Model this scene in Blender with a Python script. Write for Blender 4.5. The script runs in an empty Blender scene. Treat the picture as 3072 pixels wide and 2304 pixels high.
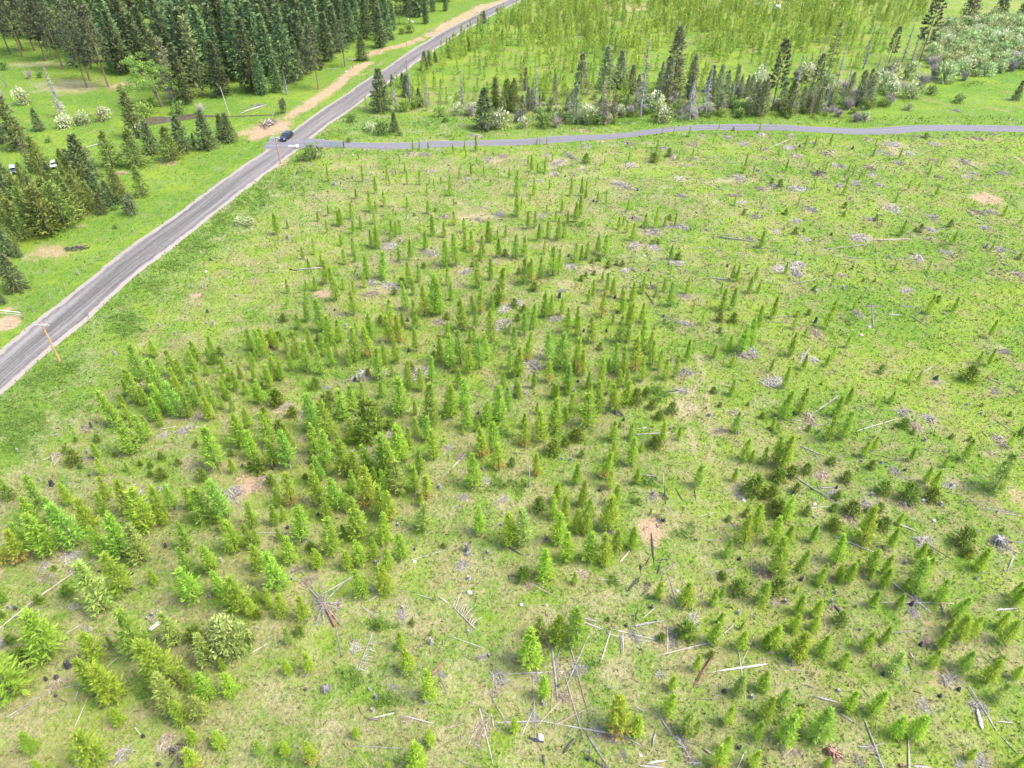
import bpy, math, random
import numpy as np
from mathutils import Vector

S = bpy.context.scene
COL = S.collection
PI = math.pi

# ------------------------------------------------------------------ camera, sky, sun, exposure
H_CAM = 80.0
PITCH = math.radians(39.0)
cam_data = bpy.data.cameras.new('camera')
cam_data.sensor_width = 36.0
cam_data.lens = 36.0 * 2194.0 / 3072.0
cam_data.clip_start = 0.5
cam_data.clip_end = 9000.0
cam = bpy.data.objects.new('camera', cam_data)
COL.objects.link(cam)
cam.location = (0.0, 0.0, H_CAM)
cam.rotation_euler = (PI / 2 - PITCH, 0.0, 0.0)
S.camera = cam

SUN_EL = math.radians(56.0)
SUN_AZ = math.radians(100.0)          # clockwise from +Y: the sun stands to the right, a little behind the camera
world = bpy.data.worlds.new('World')
S.world = world
world.use_nodes = True
wn = world.node_tree
wn.nodes.clear()
sky = wn.nodes.new('ShaderNodeTexSky')
sky.sky_type = 'NISHITA'
sky.sun_disc = False
sky.sun_elevation = SUN_EL
sky.sun_rotation = SUN_AZ
sky.altitude = 900.0
sky.air_density = 1.0
sky.dust_density = 6.0
sky.ozone_density = 0.6
bg = wn.nodes.new('ShaderNodeBackground')
bg.inputs['Strength'].default_value = 0.15
wo = wn.nodes.new('ShaderNodeOutputWorld')
wn.links.new(sky.outputs[0], bg.inputs[0])
wn.links.new(bg.outputs[0], wo.inputs[0])

sun_data = bpy.data.lights.new('sun', 'SUN')
sun_data.energy = 1.15
sun_data.angle = math.radians(20.0)
sun_data.color = (1.0, 0.96, 0.9)
sun = bpy.data.objects.new('sun', sun_data)
COL.objects.link(sun)
to_sun = Vector((math.sin(SUN_AZ) * math.cos(SUN_EL), math.cos(SUN_AZ) * math.cos(SUN_EL), math.sin(SUN_EL)))
sun.rotation_euler = to_sun.to_track_quat('Z', 'Y').to_euler()

S.view_settings.view_transform = 'Standard'
S.view_settings.look = 'None'
S.view_settings.exposure = 1.95
S.view_settings.gamma = 1.0
S.cycles.max_bounces = 5
S.cycles.transparent_max_bounces = 4

# ------------------------------------------------------------------ pixel (3072 x 2304 photograph) <-> ground
FPX, CX, CY = 2194.0, 1536.0, 1152.0
cp, sp_ = math.cos(PITCH), math.sin(PITCH)

def terr(x, y):
    """gentle undulation of the ground"""
    return 0.22 * np.sin(x * 0.061 + 0.5) * np.cos(y * 0.047) + 0.13 * np.sin(x * 0.17 + y * 0.11)

def ray(px, py):
    x = (px - CX) / FPX
    y = -(py - CY) / FPX
    return x, cp + y * sp_, -sp_ + y * cp

def G(px, py):
    """point of the ground seen at a pixel"""
    x, fy, z = ray(px, py)
    t = H_CAM / -z
    return x * t, fy * t

def proj(x, y, z=0.0):
    dz = z - H_CAM
    depth = y * cp - dz * sp_
    up = y * sp_ + dz * cp
    return CX + FPX * x / depth, CY - FPX * up / depth

def crop(rc, u, v):
    if rc == 39: return 360 + u / 2.644, 960 + v / 2.644     # a closer look at the dense band on the left
    r, c = divmod(rc, 10)
    k = 768.0 / 2212.0
    return (c - 1) * 768 + u * k, (r - 1) * 576 + v * k

def GC(rc, u, v):
    return G(*crop(rc, u, v))

def height_at(x, y, py_tip):
    _, fy, z = ray(CX, py_tip)
    return H_CAM + z * (y / fy)

RNG = np.random.default_rng(11)
random.seed(5)

# ------------------------------------------------------------------ scene helpers
def tag(o, label=None, cat=None, group=None, kind=None):
    if label: o['label'] = label
    if cat: o['category'] = cat
    if group: o['group'] = group
    if kind: o['kind'] = kind
    return o

def mesh_np(name, V, F, mat=None, tint=None, zones=None, smooth=False):
    """a mesh from numpy vertices (n,3) and faces (m,3|4)"""
    V = np.asarray(V, dtype=np.float32); F = np.asarray(F, dtype=np.int32)
    me = bpy.data.meshes.new(name)
    n, m, k = len(V), len(F), F.shape[1]
    me.vertices.add(n); me.loops.add(m * k); me.polygons.add(m)
    me.vertices.foreach_set('co', V.ravel())
    me.loops.foreach_set('vertex_index', F.ravel())
    me.polygons.foreach_set('loop_start', np.arange(0, m * k, k, dtype=np.int32))
    if smooth:
        me.polygons.foreach_set('use_smooth', np.ones(m, dtype=bool))
    if tint is not None:
        a = me.attributes.new('tint', 'FLOAT', 'POINT')
        a.data.foreach_set('value', np.asarray(tint, dtype=np.float32))
    if zones is not None:
        a = me.attributes.new('zones', 'FLOAT_VECTOR', 'POINT')
        a.data.foreach_set('vector', np.asarray(zones, dtype=np.float32).ravel())
    me.update(calc_edges=True)
    if mat: me.materials.append(mat)
    return me

def link(name, me, parent=None, loc=(0, 0, 0)):
    o = bpy.data.objects.new(name, me)
    COL.objects.link(o)
    o.location = loc
    if parent: o.parent = parent
    return o

def empty(name, loc=(0, 0, 0), rz=0.0, sc=(1, 1, 1)):
    o = bpy.data.objects.new(name, None)
    o.empty_display_size = 0.3
    COL.objects.link(o)
    o.location = loc; o.rotation_euler = (0, 0, rz); o.scale = sc
    return o

class MB:
    """collects boxes, tubes and kites of one mesh"""
    def __init__(self): self.V = []; self.F = []; self.T = []
    def add(self, V, F, t=0.5):
        b = len(self.V)
        self.V += [tuple(v) for v in V]
        self.F += [tuple(i + b for i in f) for f in F]
        self.T += [t] * len(V)
    def box(self, c, s, rz=0.0, t=0.5, taper=1.0):
        x, y, z = s[0] / 2, s[1] / 2, s[2] / 2
        ca, sa = math.cos(rz), math.sin(rz)
        V = []
        for k in (-1, 1):
            q = taper if k > 0 else 1.0
            for (a, b) in ((-1, -1), (1, -1), (1, 1), (-1, 1)):
                px, py = a * x * q, b * y * q
                V.append((c[0] + px * ca - py * sa, c[1] + px * sa + py * ca, c[2] + k * z))
        self.add(V, [(3, 2, 1, 0), (4, 5, 6, 7), (0, 1, 5, 4), (1, 2, 6, 5), (2, 3, 7, 6), (3, 0, 4, 7)], t)
    def tube(self, pts, rad, n=6, t=0.5, cap=True, rough=0.0):
        pts = [Vector(p) for p in pts]
        if not hasattr(rad, '__len__'): rad = [rad] * len(pts)
        V = []; F = []
        for i, p in enumerate(pts):
            d = (pts[min(i + 1, len(pts) - 1)] - pts[max(i - 1, 0)]).normalized()
            a = d.orthogonal().normalized(); b = d.cross(a)
            for k in range(n):
                w = 2 * PI * k / n
                r = rad[i] * (1 + rough * random.uniform(-1, 1))
                V.append(p + a * (math.cos(w) * r) + b * (math.sin(w) * r))
        for i in range(len(pts) - 1):
            for k in range(n):
                k2 = (k + 1) % n
                F.append((i * n + k, i * n + k2, (i + 1) * n + k2, (i + 1) * n + k))
        if cap:
            F.append(tuple(range(n - 1, -1, -1)))
            F.append(tuple((len(pts) - 1) * n + k for k in range(n)))
        self.add(V, F, t)
    def mesh(self, name, mat, smooth=False):
        me = bpy.data.meshes.new(name)
        me.from_pydata(self.V, [], self.F)
        a = me.attributes.new('tint', 'FLOAT', 'POINT')
        a.data.foreach_set('value', np.array(self.T, dtype=np.float32))
        if smooth:
            me.polygons.foreach_set('use_smooth', np.ones(len(me.polygons), dtype=bool))
        me.materials.append(mat)
        me.update()
        return me
    def build(self, name, mat, parent=None, smooth=False, loc=(0, 0, 0)):
        return link(name, self.mesh(name, mat, smooth), parent, loc)

# ------------------------------------------------------------------ materials
def new_mat(name):
    m = bpy.data.materials.new(name)
    m.use_nodes = True
    m.node_tree.nodes.clear()
    return m, m.node_tree

def ND(nt, t, ins=None, **attrs):
    n = nt.nodes.new(t)
    for k, v in attrs.items(): setattr(n, k, v)
    for k, v in (ins or {}).items():
        s = n.inputs[k]
        if isinstance(v, bpy.types.NodeSocket): nt.links.new(v, s)
        else: s.default_value = v
    return n

def mixc(nt, f, a, b, blend='MIX'):
    def c(v): return v if isinstance(v, bpy.types.NodeSocket) else (*v, 1.0)
    n = ND(nt, 'ShaderNodeMix', {0: f, 6: c(a), 7: c(b)}, data_type='RGBA', blend_type=blend)
    return n.outputs[2]

def noise(nt, vec, scale, detail=3.0, rough=0.55, dist=0.0):
    n = ND(nt, 'ShaderNodeTexNoise', {'Vector': vec, 'Scale': scale, 'Detail': detail, 'Roughness': rough, 'Distortion': dist})
    return n.outputs[0]

def ramp(nt, v, lo, hi, a=0.0, b=1.0):
    n = ND(nt, 'ShaderNodeMapRange', {0: v, 1: lo, 2: hi, 3: a, 4: b}, interpolation_type='SMOOTHSTEP')
    return n.outputs[0]

def mth(nt, op, a, b=0.0, clamp=False):
    n = ND(nt, 'ShaderNodeMath', {0: a, 1: b}, operation=op, use_clamp=clamp)
    return n.outputs[0]

def out(nt, sh):
    o = nt.nodes.new('ShaderNodeOutputMaterial')
    nt.links.new(sh, o.inputs[0])

def attr(nt, name, socket):
    return ND(nt, 'ShaderNodeAttribute', attribute_name=name).outputs[socket]

def leaf_mat(name, c0, c1, trans=0.35, rust=None, rust_z=(0.1, 0.5), hue=0.03, var=0.3):
    """foliage: colour between c0 and c1 by the tint of each spray, a little different on each plant"""
    m, nt = new_mat(name)
    t = attr(nt, 'tint', 'Fac')
    oi = ND(nt, 'ShaderNodeObjectInfo')
    col = mixc(nt, t, c0, c1)
    if rust:
        gen = ND(nt, 'ShaderNodeTexCoord').outputs['Generated']
        z = ND(nt, 'ShaderNodeSeparateXYZ', {0: gen}).outputs[2]
        nz = noise(nt, gen, 6.0, 2.0)
        zz = mth(nt, 'ADD', z, mth(nt, 'MULTIPLY', mth(nt, 'SUBTRACT', nz, 0.5), 0.7))
        col = mixc(nt, ramp(nt, zz, rust_z[1], rust_z[0]), col, rust)
    hs = ND(nt, 'ShaderNodeHueSaturation', {
        'Hue': mth(nt, 'ADD', 0.5 - hue / 2, mth(nt, 'MULTIPLY', oi.outputs['Random'], hue)),
        'Saturation': 1.0,
        'Value': mth(nt, 'ADD', 1.0 - var / 2, mth(nt, 'MULTIPLY', oi.outputs['Random'], var)),
        'Color': col})
    nrm = ND(nt, 'ShaderNodeNewGeometry').outputs['Normal']
    up = ND(nt, 'ShaderNodeVectorMath', {0: nrm, 1: (0.0, 0.0, 1.1)}, operation='ADD').outputs[0]
    up = ND(nt, 'ShaderNodeVectorMath', {0: up}, operation='NORMALIZE').outputs[0]
    p = ND(nt, 'ShaderNodeBsdfPrincipled', {'Base Color': hs.outputs[0], 'Roughness': 0.65, 'Specular IOR Level': 0.2, 'Normal': up})
    tr = ND(nt, 'ShaderNodeBsdfTranslucent', {'Color': hs.outputs[0]})
    mx = ND(nt, 'ShaderNodeMixShader', {0: trans, 1: p.outputs[0], 2: tr.outputs[0]})
    out(nt, mx.outputs[0])
    return m

def wood_mat(name, c0, c1, c2=None, scale=3.0, rough=0.85):
    """bark or weathered wood: long grain along the piece, patches of a third colour"""
    m, nt = new_mat(name)
    tc = ND(nt, 'ShaderNodeTexCoord').outputs['Object']
    oi = ND(nt, 'ShaderNodeObjectInfo')
    n1 = noise(nt, tc, scale, 5.0, 0.65)
    n2 = noise(nt, tc, scale * 5, 3.0, 0.6)
    col = mixc(nt, ramp(nt, n1, 0.35, 0.65), c0, c1)
    if c2: col = mixc(nt, ramp(nt, n2, 0.52, 0.66), col, c2)
    hs = ND(nt, 'ShaderNodeHueSaturation', {'Value': mth(nt, 'ADD', 0.75, mth(nt, 'MULTIPLY', oi.outputs['Random'], 0.45)), 'Color': col})
    tv = mth(nt, 'ADD', 0.55, mth(nt, 'MULTIPLY', attr(nt, 'tint', 'Fac'), 0.75))
    hs2 = ND(nt, 'ShaderNodeHueSaturation', {'Value': tv, 'Color': hs.outputs[0]})
    bp = ND(nt, 'ShaderNodeBump', {'Strength': 0.5, 'Distance': 0.03, 'Height': n2})
    p = ND(nt, 'ShaderNodeBsdfPrincipled', {'Base Color': hs2.outputs[0], 'Roughness': rough, 'Specular IOR Level': 0.2, 'Normal': bp.outputs[0]})
    out(nt, p.outputs[0])
    return m

def plain_mat(name, c, rough=0.5, metal=0.0, coat=0.0, var=0.12, scale=4.0):
    m, nt = new_mat(name)
    tc = ND(nt, 'ShaderNodeTexCoord').outputs['Object']
    n1 = noise(nt, tc, scale, 4.0)
    col = mixc(nt, n1, tuple(x * (1 - var) for x in c), tuple(min(1, x * (1 + var)) for x in c))
    p = ND(nt, 'ShaderNodeBsdfPrincipled', {'Base Color': col, 'Roughness': rough, 'Metallic': metal, 'Coat Weight': coat})
    out(nt, p.outputs[0])
    return m

M = {}
M['bark'] = wood_mat('bark', (0.14, 0.115, 0.095), (0.25, 0.21, 0.17), (0.09, 0.075, 0.06), 1.5)
M['red_bark'] = wood_mat('red_bark', (0.17, 0.105, 0.075), (0.25, 0.165, 0.12), (0.10, 0.075, 0.06), 1.0)
M['grey_wood'] = wood_mat('grey_wood', (0.23, 0.213, 0.20), (0.39, 0.365, 0.34), (0.16, 0.145, 0.13), 1.2)
M['pale_wood'] = wood_mat('pale_wood', (0.34, 0.315, 0.275), (0.53, 0.50, 0.45), (0.25, 0.22, 0.185), 1.2)
M['straw_wood'] = wood_mat('straw_wood', (0.30, 0.235, 0.165), (0.44, 0.375, 0.29), (0.21, 0.155, 0.11), 2.0)
M['char'] = wood_mat('charred_wood', (0.028, 0.027, 0.028), (0.075, 0.07, 0.07), (0.20, 0.19, 0.18), 1.5)
M['rot'] = wood_mat('rotten_red_wood', (0.19, 0.085, 0.055), (0.27, 0.15, 0.105), (0.34, 0.28, 0.24), 2.0)
M['snag'] = wood_mat('dead_wood', (0.22, 0.20, 0.187), (0.36, 0.335, 0.315), None, 1.0)
M['pole'] = wood_mat('pole_wood', (0.42, 0.24, 0.10), (0.52, 0.33, 0.17), (0.36, 0.22, 0.11), 0.6)
M['arm'] = wood_mat('crossarm_wood', (0.62, 0.58, 0.52), (0.74, 0.70, 0.64), None, 2.0)
M['post'] = wood_mat('post_wood', (0.26, 0.24, 0.21), (0.38, 0.355, 0.32), (0.18, 0.16, 0.145), 2.0)

M['sap_y'] = leaf_mat('needles_yellow_green', (0.25, 0.39, 0.034), (0.52, 0.66, 0.085), 0.52)
M['sap_n'] = leaf_mat('needles_fresh_green', (0.22, 0.365, 0.036), (0.47, 0.63, 0.09), 0.52)
M['sap_g'] = leaf_mat('needles_blue_green', (0.19, 0.34, 0.042), (0.42, 0.59, 0.10), 0.52)
M['sap_l'] = leaf_mat('needles_pale_green', (0.23, 0.33, 0.06), (0.55, 0.64, 0.17), 0.5)
M['sap_r'] = leaf_mat('needles_rusty_below', (0.25, 0.37, 0.034), (0.52, 0.63, 0.08), 0.52, rust=(0.52, 0.38, 0.11), rust_z=(0.02, 0.36))
M['sap_f'] = leaf_mat('needles_far_plantation', (0.12, 0.23, 0.028), (0.42, 0.52, 0.075), 0.45)
M['fir'] = leaf_mat('needles_dark_fir', (0.07, 0.125, 0.014), (0.22, 0.30, 0.028), 0.3)
M['spruce'] = leaf_mat('needles_spruce', (0.075, 0.112, 0.042), (0.215, 0.27, 0.09), 0.25)
M['forest'] = leaf_mat('needles_forest', (0.07, 0.115, 0.046), (0.245, 0.32, 0.115), 0.32, hue=0.05, var=0.7)
M['cedar'] = leaf_mat('needles_cedar', (0.09, 0.12, 0.036), (0.26, 0.30, 0.10), 0.3)
M['olive'] = leaf_mat('needles_olive', (0.10, 0.15, 0.028), (0.31, 0.375, 0.085), 0.32)
M['brown'] = leaf_mat('needles_browning', (0.14, 0.14, 0.065), (0.31, 0.31, 0.15), 0.25)
M['pine'] = leaf_mat('needles_pine', (0.075, 0.10, 0.048), (0.20, 0.235, 0.10), 0.25)
M['round'] = leaf_mat('needles_round_pine', (0.17, 0.24, 0.05), (0.50, 0.56, 0.18), 0.35)
M['creek'] = leaf_mat('needles_creekside', (0.14, 0.18, 0.075), (0.38, 0.43, 0.20), 0.38, hue=0.05, var=0.5)
M['leaf'] = leaf_mat('leaves_bright', (0.16, 0.29, 0.045), (0.38, 0.53, 0.13), 0.45)
M['willow'] = leaf_mat('leaves_sage', (0.21, 0.28, 0.085), (0.56, 0.64, 0.29), 0.35, hue=0.05)
M['shrub'] = leaf_mat('leaves_shrub', (0.08, 0.16, 0.03), (0.25, 0.34, 0.08), 0.35)
M['lime'] = leaf_mat('leaves_lime', (0.16, 0.26, 0.04), (0.42, 0.52, 0.12), 0.4)
M['bloom'] = leaf_mat('blossom_cream', (0.40, 0.43, 0.22), (0.74, 0.74, 0.54), 0.3, hue=0.01)
M['twig'] = leaf_mat('bare_twigs', (0.20, 0.185, 0.14), (0.42, 0.39, 0.31), 0.05, hue=0.01)
M['cover'] = leaf_mat('leaves_ground_cover', (0.095, 0.21, 0.03), (0.255, 0.42, 0.075), 0.35)
M['weed'] = leaf_mat('leaves_weeds', (0.15, 0.27, 0.03), (0.30, 0.44, 0.06), 0.4)
# ------------------------------------------------------------------ young conifers of the field, read off the photograph: base u, base v, tip v, look
# looks: n fresh green, y yellow green, g blue green, l pale, r rusty below, d dark fir, P round pine; a capital W after it = broad
SAP = {
39: '170,480,230g;280,300,180y;130,650,420;200,680,540;320,600,350;340,740,540;290,800,640;440,450,260;500,500,330;450,560,400y;620,330,170;590,420,270;610,520,415y;640,610,500r;470,760,520g;540,790,600g;590,700,500g;620,680,560;740,290,140;720,360,240;760,350,260d;830,430,320;880,490,390;840,570,430;930,570,420;960,470,370;1040,240,80g;1060,390,270;1080,330,250;1140,270,80r;1220,170,70;1250,230,120r;1070,490,390;1190,520,370;1230,480,320;1120,670,500y;740,720,520;720,800,620y;900,740,620;870,650,560;1250,680,560d;1020,860,720;1160,780,700;960,900,780y;1190,900,770y;60,600,480;30,700,590y;90,850,770;210,880,770;330,850,760;20,870,780y;800,290,210d;820,720,620;1000,600,500;700,450,360;550,620,540;400,640,560g;250,560,460',
31: '1000,350,85;1140,610,350;1260,490,285;840,640,520;890,790,650r;1620,290,10y;1700,200,20g;1380,190,20;1240,170,0;1850,260,20y;1800,260,120y;2020,290,110;2190,400,250;2100,560,300;2190,660,450y;1870,740,430nW;640,690,570d;570,600,530d;840,500,430d;1395,660,590d;1210,710,660d;1300,730,670d;1300,805,745d;1400,825,730d;1755,850,745d;1540,710,650d;2000,640,580d;2020,790,670y;2170,760,690d;1100,760,680g;690,730,680d;990,630,580d;650,500,450d;340,1090,840g;330,1240,1000;600,1050,880y;490,1210,1010gW;440,1480,1160nW;260,1430,1210;660,1400,1070gW;790,1270,1015yW;180,1550,1310r;40,1560,1340r;930,1010,830y;900,1130,960;1110,1120,850;1260,1290,970yW;1400,1170,930;1430,1230,1100y;1510,1100,890;1660,1090,910;1790,1200,920gW;1960,1190,880gW;2190,1260,1060;2200,1440,1250g;1940,1300,1170y;2040,1450,1220y;1630,1450,1240g;890,1490,1250;1050,1510,1205nW;990,1220,1110;1220,1540,1250l;1850,1640,1420;1650,1660,1430g;80,1000,880d;110,1300,1240d;20,880,800g;1700,560,500d;470,1620,1570d;1100,300,180;1350,350,270y;1480,60,-60;1560,110,-40r;1950,130,-20;2100,100,-60',
41: '890,310,-90lW;1060,150,-190;1690,220,-70;1920,180,-20nW;2060,290,0nW;2190,370,200y;430,700,330nW;1210,680,310gW;1530,600,340l;840,740,500yW;850,1000,730n;1000,1080,760yW;110,1040,660nW;1490,920,530nW;1700,570,430d;1800,770,520l;2010,680,380PW;1930,830,720y;2000,1030,840y;1630,960,780;1800,1070,850;1690,1080,980;1750,1250,1050l;1480,1180,900l;1590,1280,1070;1040,1300,1150y;300,1540,1370nW;850,1650,1360nW;340,1700,1600;1680,1460,1310y;1910,1490,1340y;1680,1690,1500r;600,190,75d;340,250,170d;100,600,510d;20,370,310d;2150,580,480d;970,640,530l;1340,80,-50y;40,240,100g;200,760,640d',
42: '200,130,-180;110,250,120;130,300,200y;240,370,180y;420,400,200y;290,610,460l;380,530,440d;280,870,740y;470,850,680y;930,200,-40;1130,150,-110y;1260,650,490;1320,840,650y;1490,1070,840y;1520,530,460y;1060,480,400d;1350,430,370d;1550,220,150y;870,1420,1320y;1510,1480,1340y;1400,1680,1450yW;260,1560,1440y;480,1620,1430r;1140,1690,1610y;40,1560,1430g;20,250,120;560,-60,-200y;20,380,300d',
43: '540,80,-30y;280,30,-215yW;1270,200,50y;1500,260,60yW;1740,260,110;1820,180,70;2150,230,30;1960,150,20dW;220,550,340l;370,590,350;560,590,280gW;155,780,490y;280,1060,870y;1500,530,390dW;1290,570,490d;1740,590,400;1990,470,390;1980,640,480y;1800,420,310;1720,710,640d;1590,830,690y;1380,1000,870y;1350,1220,1030y;920,1350,1060rW;1070,1390,1220y;1510,1390,1210lW;1590,1390,1260l;1860,1300,1130y;1840,1540,1390;1770,1690,1500r;1950,1040,870l;2170,1000,820;2180,1250,1050;2110,1430,1270;2080,1680,1520y;2180,620,500;830,400,350d;20,1360,1230y;100,40,-90d;1830,30,-40d',
44: '80,140,0dW;240,150,80y;440,90,-60;690,70,-100;620,80,-20;880,40,-60;990,120,-50;1170,150,30;1270,160,-100gW;1480,250,50;260,330,170y;230,480,330y;410,360,210y;390,480,350y;900,280,140;1120,300,170;620,420,310dW;1610,370,170;1000,590,450;840,660,490y;1480,650,490;1640,580,370y;1750,540,370y;2020,600,400yW;20,610,390y;250,720,500yW;460,690,520;640,800,660;1080,850,670lW;1410,800,650y;1680,830,670g;1880,940,740yW;2120,910,790y;1980,1100,940lW;2000,770,700d;120,1140,980g;230,1300,1150y;130,1450,1220;430,1430,1170g;690,1180,1000y;900,1190,980y;1100,1400,1220yW;1250,1390,1190y;1380,1530,1420l;500,1670,1570y;300,1150,1100d;760,290,260d;2130,270,100;2120,200,60;1740,1600,1500y;2150,1680,1560y;1560,480,380r;2000,470,330y',
34: '130,290,60;270,260,50;590,290,130;690,180,50;1060,180,80;930,200,130;40,400,300y;520,500,310;640,480,260;120,720,460yW;60,700,480;830,640,510y;910,590,470y;1230,680,570;1690,680,510;1520,740,640;1950,930,630lW;2080,560,440;1360,870,740;1420,930,770y;550,700,630dW;890,740,660d;330,780,690d;200,800,710dW;90,840,740dW;240,940,860d;670,850,760dW;600,1000,930d;990,950,840dW;1210,1010,870dW;1420,1010,910dW;720,1130,1020dW;960,1110,1030d;330,1140,1060d;560,1110,1040d;560,1270,1170dW;850,1120,1070d;990,1260,1160dW;820,1390,1120yW;1050,1440,1270;1130,1230,1130y;1690,1400,1260dW;1720,1500,1420dW;1170,390,310dW;1850,200,160d;2090,280,235d;1740,510,460d;1250,450,400d;1080,410,380d;150,1190,1000yW;80,1130,1010dW;30,1390,1180y;160,1400,1240y;80,1650,1400nW;270,1620,1440;590,1560,1340yW;470,1690,1570y;600,1700,1580y;870,1640,1460nW;740,1650,1530;1010,1650,1510y;1290,1560,1400;1350,1690,1530y;1810,1620,1450y;1380,1500,1430d;2190,450,370d;2020,1290,1250d;380,1380,1240g;20,1000,880d;70,1080,990d;1580,490,440d;350,410,350d',
33: '40,100,-40;60,120,0;360,120,0;390,130,10y;490,100,-20r;520,230,90r;650,370,120nW;750,260,0;670,150,0;830,100,-20;890,230,10;980,190,-10y;1070,180,50d;1160,110,30d;1210,220,140dW;1270,310,230dW;370,420,150;250,500,250y;110,380,260y;110,540,360r;220,260,160;460,340,200r;560,480,370dW;460,530,450d;360,600,480dW;600,630,560d;880,490,330;870,680,500y;800,800,590r;1030,480,350;1030,700,490y;1240,550,440dW;1300,500,350y;1440,490,380y;1080,860,730y;1120,580,500y;850,900,750y;900,1050,880;210,790,610r;560,870,700;610,1050,840;390,1030,870y;240,1100,980d;360,1170,980y;460,1150,980r;670,1140,1000;830,1250,990y;560,1280,1100;650,1300,1120;650,1540,1310;400,1380,1140yW;480,1540,1310y;110,1390,1120lW;810,1560,1320y;900,1440,1260;1040,1420,1250;1600,890,720g;2090,950,800dW;2010,670,500;2070,680,580r;1920,850,740y;2110,1290,1080yW;2010,1380,1160y;1860,1500,1350g;1900,100,-30;1930,420,250g;1800,200,150d;2040,190,150d;2020,1150,1080d;1870,1190,1130d;1200,1130,1070y;0,720,640d;0,1380,1200;1810,1650,1600d;1680,220,190d;2170,700,560;1380,260,160d;930,380,330d;1740,80,20d;2160,300,240d',
32: '20,180,40;180,190,50d;70,280,210d;320,290,200dW;640,150,60d;600,230,100d;500,400,120g;760,310,80nW;850,250,40;930,130,0;1090,130,0g;640,500,200nW;990,430,150d;1160,400,310d;130,540,270;300,600,360;210,430,320d;290,730,460g;160,730,520;30,780,650dW;510,600,350;600,700,440nW;720,590,440;830,520,320;940,530,360d;1080,460,360g;1250,270,0nW;1380,280,160;1510,380,60g;1390,470,310;1470,500,290;1330,570,390;1250,670,390y;1540,660,440y;1680,290,30;1820,220,0nW;1830,400,160;2000,360,180y;2090,310,40;2180,240,40g;1920,420,330;1960,640,410r;2060,570,340;2100,740,540r;1790,450,380y;1420,780,590g;1370,930,740;1470,990,800r;1430,1060,950y;1440,1270,1050l;1240,950,700l;1140,780,480gW;1180,830,560;980,750,540;770,800,540nW;850,820,620;570,850,640g;480,700,630d;560,1050,800;500,900,720;840,960,780;980,1060,770r;1030,880,740;1120,960,780;1080,1130,880;1160,1200,940r;720,1080,830;810,1130,970;890,1340,1040nW;620,1180,1000;310,1060,800r;140,900,800d;190,960,840;200,1080,940;180,1240,1080;250,1200,1080r;400,1390,1130nW;300,1560,1350y;210,1380,1270;660,1490,1210;760,1340,1230g;480,1460,1380d;540,1620,1460y;800,1620,1470y;920,1580,1380y;1030,1520,1350;1110,1390,1160y;1270,1520,1320;1150,1620,1450;1890,910,670n;1930,1300,1090y;2190,1400,1150y;50,1630,1430;20,1400,1290;1620,1420,1370d;430,830,780d;640,1000,960d;2150,900,860d',
22: '990,170,10;870,60,-20;830,90,50g;1110,130,10;1310,140,60g;1490,190,90;1710,110,60;1715,290,180;830,230,100;845,350,240;720,290,170;740,280,150;540,250,170;630,200,120;620,350,250y;190,370,210;280,320,250;200,420,340;910,310,210g;1030,270,130;1040,180,90;1000,460,330;1050,480,310;1175,360,240;1165,420,330;1215,380,260;1250,360,250;1530,380,220g;1630,390,270;1470,500,350;1340,580,420;1240,590,480g;1800,350,240;1810,500,330;1870,520,350r;1640,640,440;1730,640,400;1410,770,620g;1100,740,530;960,740,560;850,540,400g;860,600,510;770,620,500;740,460,370;510,540,410;410,580,480;570,640,550;610,790,600;460,660,580g;700,930,660;280,870,760;440,850,760;520,850,740;760,840,750;850,880,770;940,820,700y;1340,820,620;1360,880,760g;1260,800,730d;1200,880,820d;1450,650,600d;1550,170,140d;1370,210,180d;1870,650,610d;1650,1100,1040d;1080,1120,1060d;1300,1010,790;1460,1070,830r;1550,1060,760n;1590,1050,790;1660,800,660;1690,930,800;1930,830,620;2030,760,600;2090,980,700nW;1940,600,500;1960,560,390;2100,570,420;2010,440,270;2030,430,330;2160,390,290;2090,410,330;2150,560,500d;1900,1180,1000g;1790,1190,940;1870,1050,910;1940,1050,850r;2040,1020,900;2030,1300,1050n;1390,1180,960g;1160,1150,930r;1240,1300,1080r;1150,1300,1090r;1270,1170,1050;1660,1250,1130r;1390,1380,1200n;1230,1480,1280;990,1260,1060;990,1420,1180r;850,1060,880;450,1110,960g;570,1200,950gW;440,960,870;240,1110,1040dW;540,1280,1230d;320,1240,1180d;640,1320,1080;730,1290,1120;870,1240,1140g;860,1460,1200n;660,1500,1320;590,1410,1240;480,1370,1210r;440,1540,1320n;370,1420,1220;310,1540,1400;370,1180,1060g;60,1420,1200;150,1330,1190r;270,1380,1250;200,1280,1200d;110,1300,1220d;230,1620,1480;120,1690,1520;160,1540,1420;810,1500,1370;570,1570,1350;1070,1620,1370nW;1120,1500,1330;1180,1600,1510;1310,1690,1490;1590,1470,1260;1680,1520,1270;1770,1480,1220g;1900,1390,1190;1850,1560,1340y;1930,1520,1280g;2000,1440,1230y;1520,1640,1450;1430,1720,1550y;1720,1560,1470;1760,1700,1550;2140,1690,1560g;970,1590,1530d;1340,1550,1480d;1540,1420,1370d;900,1640,1580;520,1690,1600d;2200,1520,1330;480,700,640;330,1440,1330;700,1420,1300;1850,1300,1200;1700,1380,1280',
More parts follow.
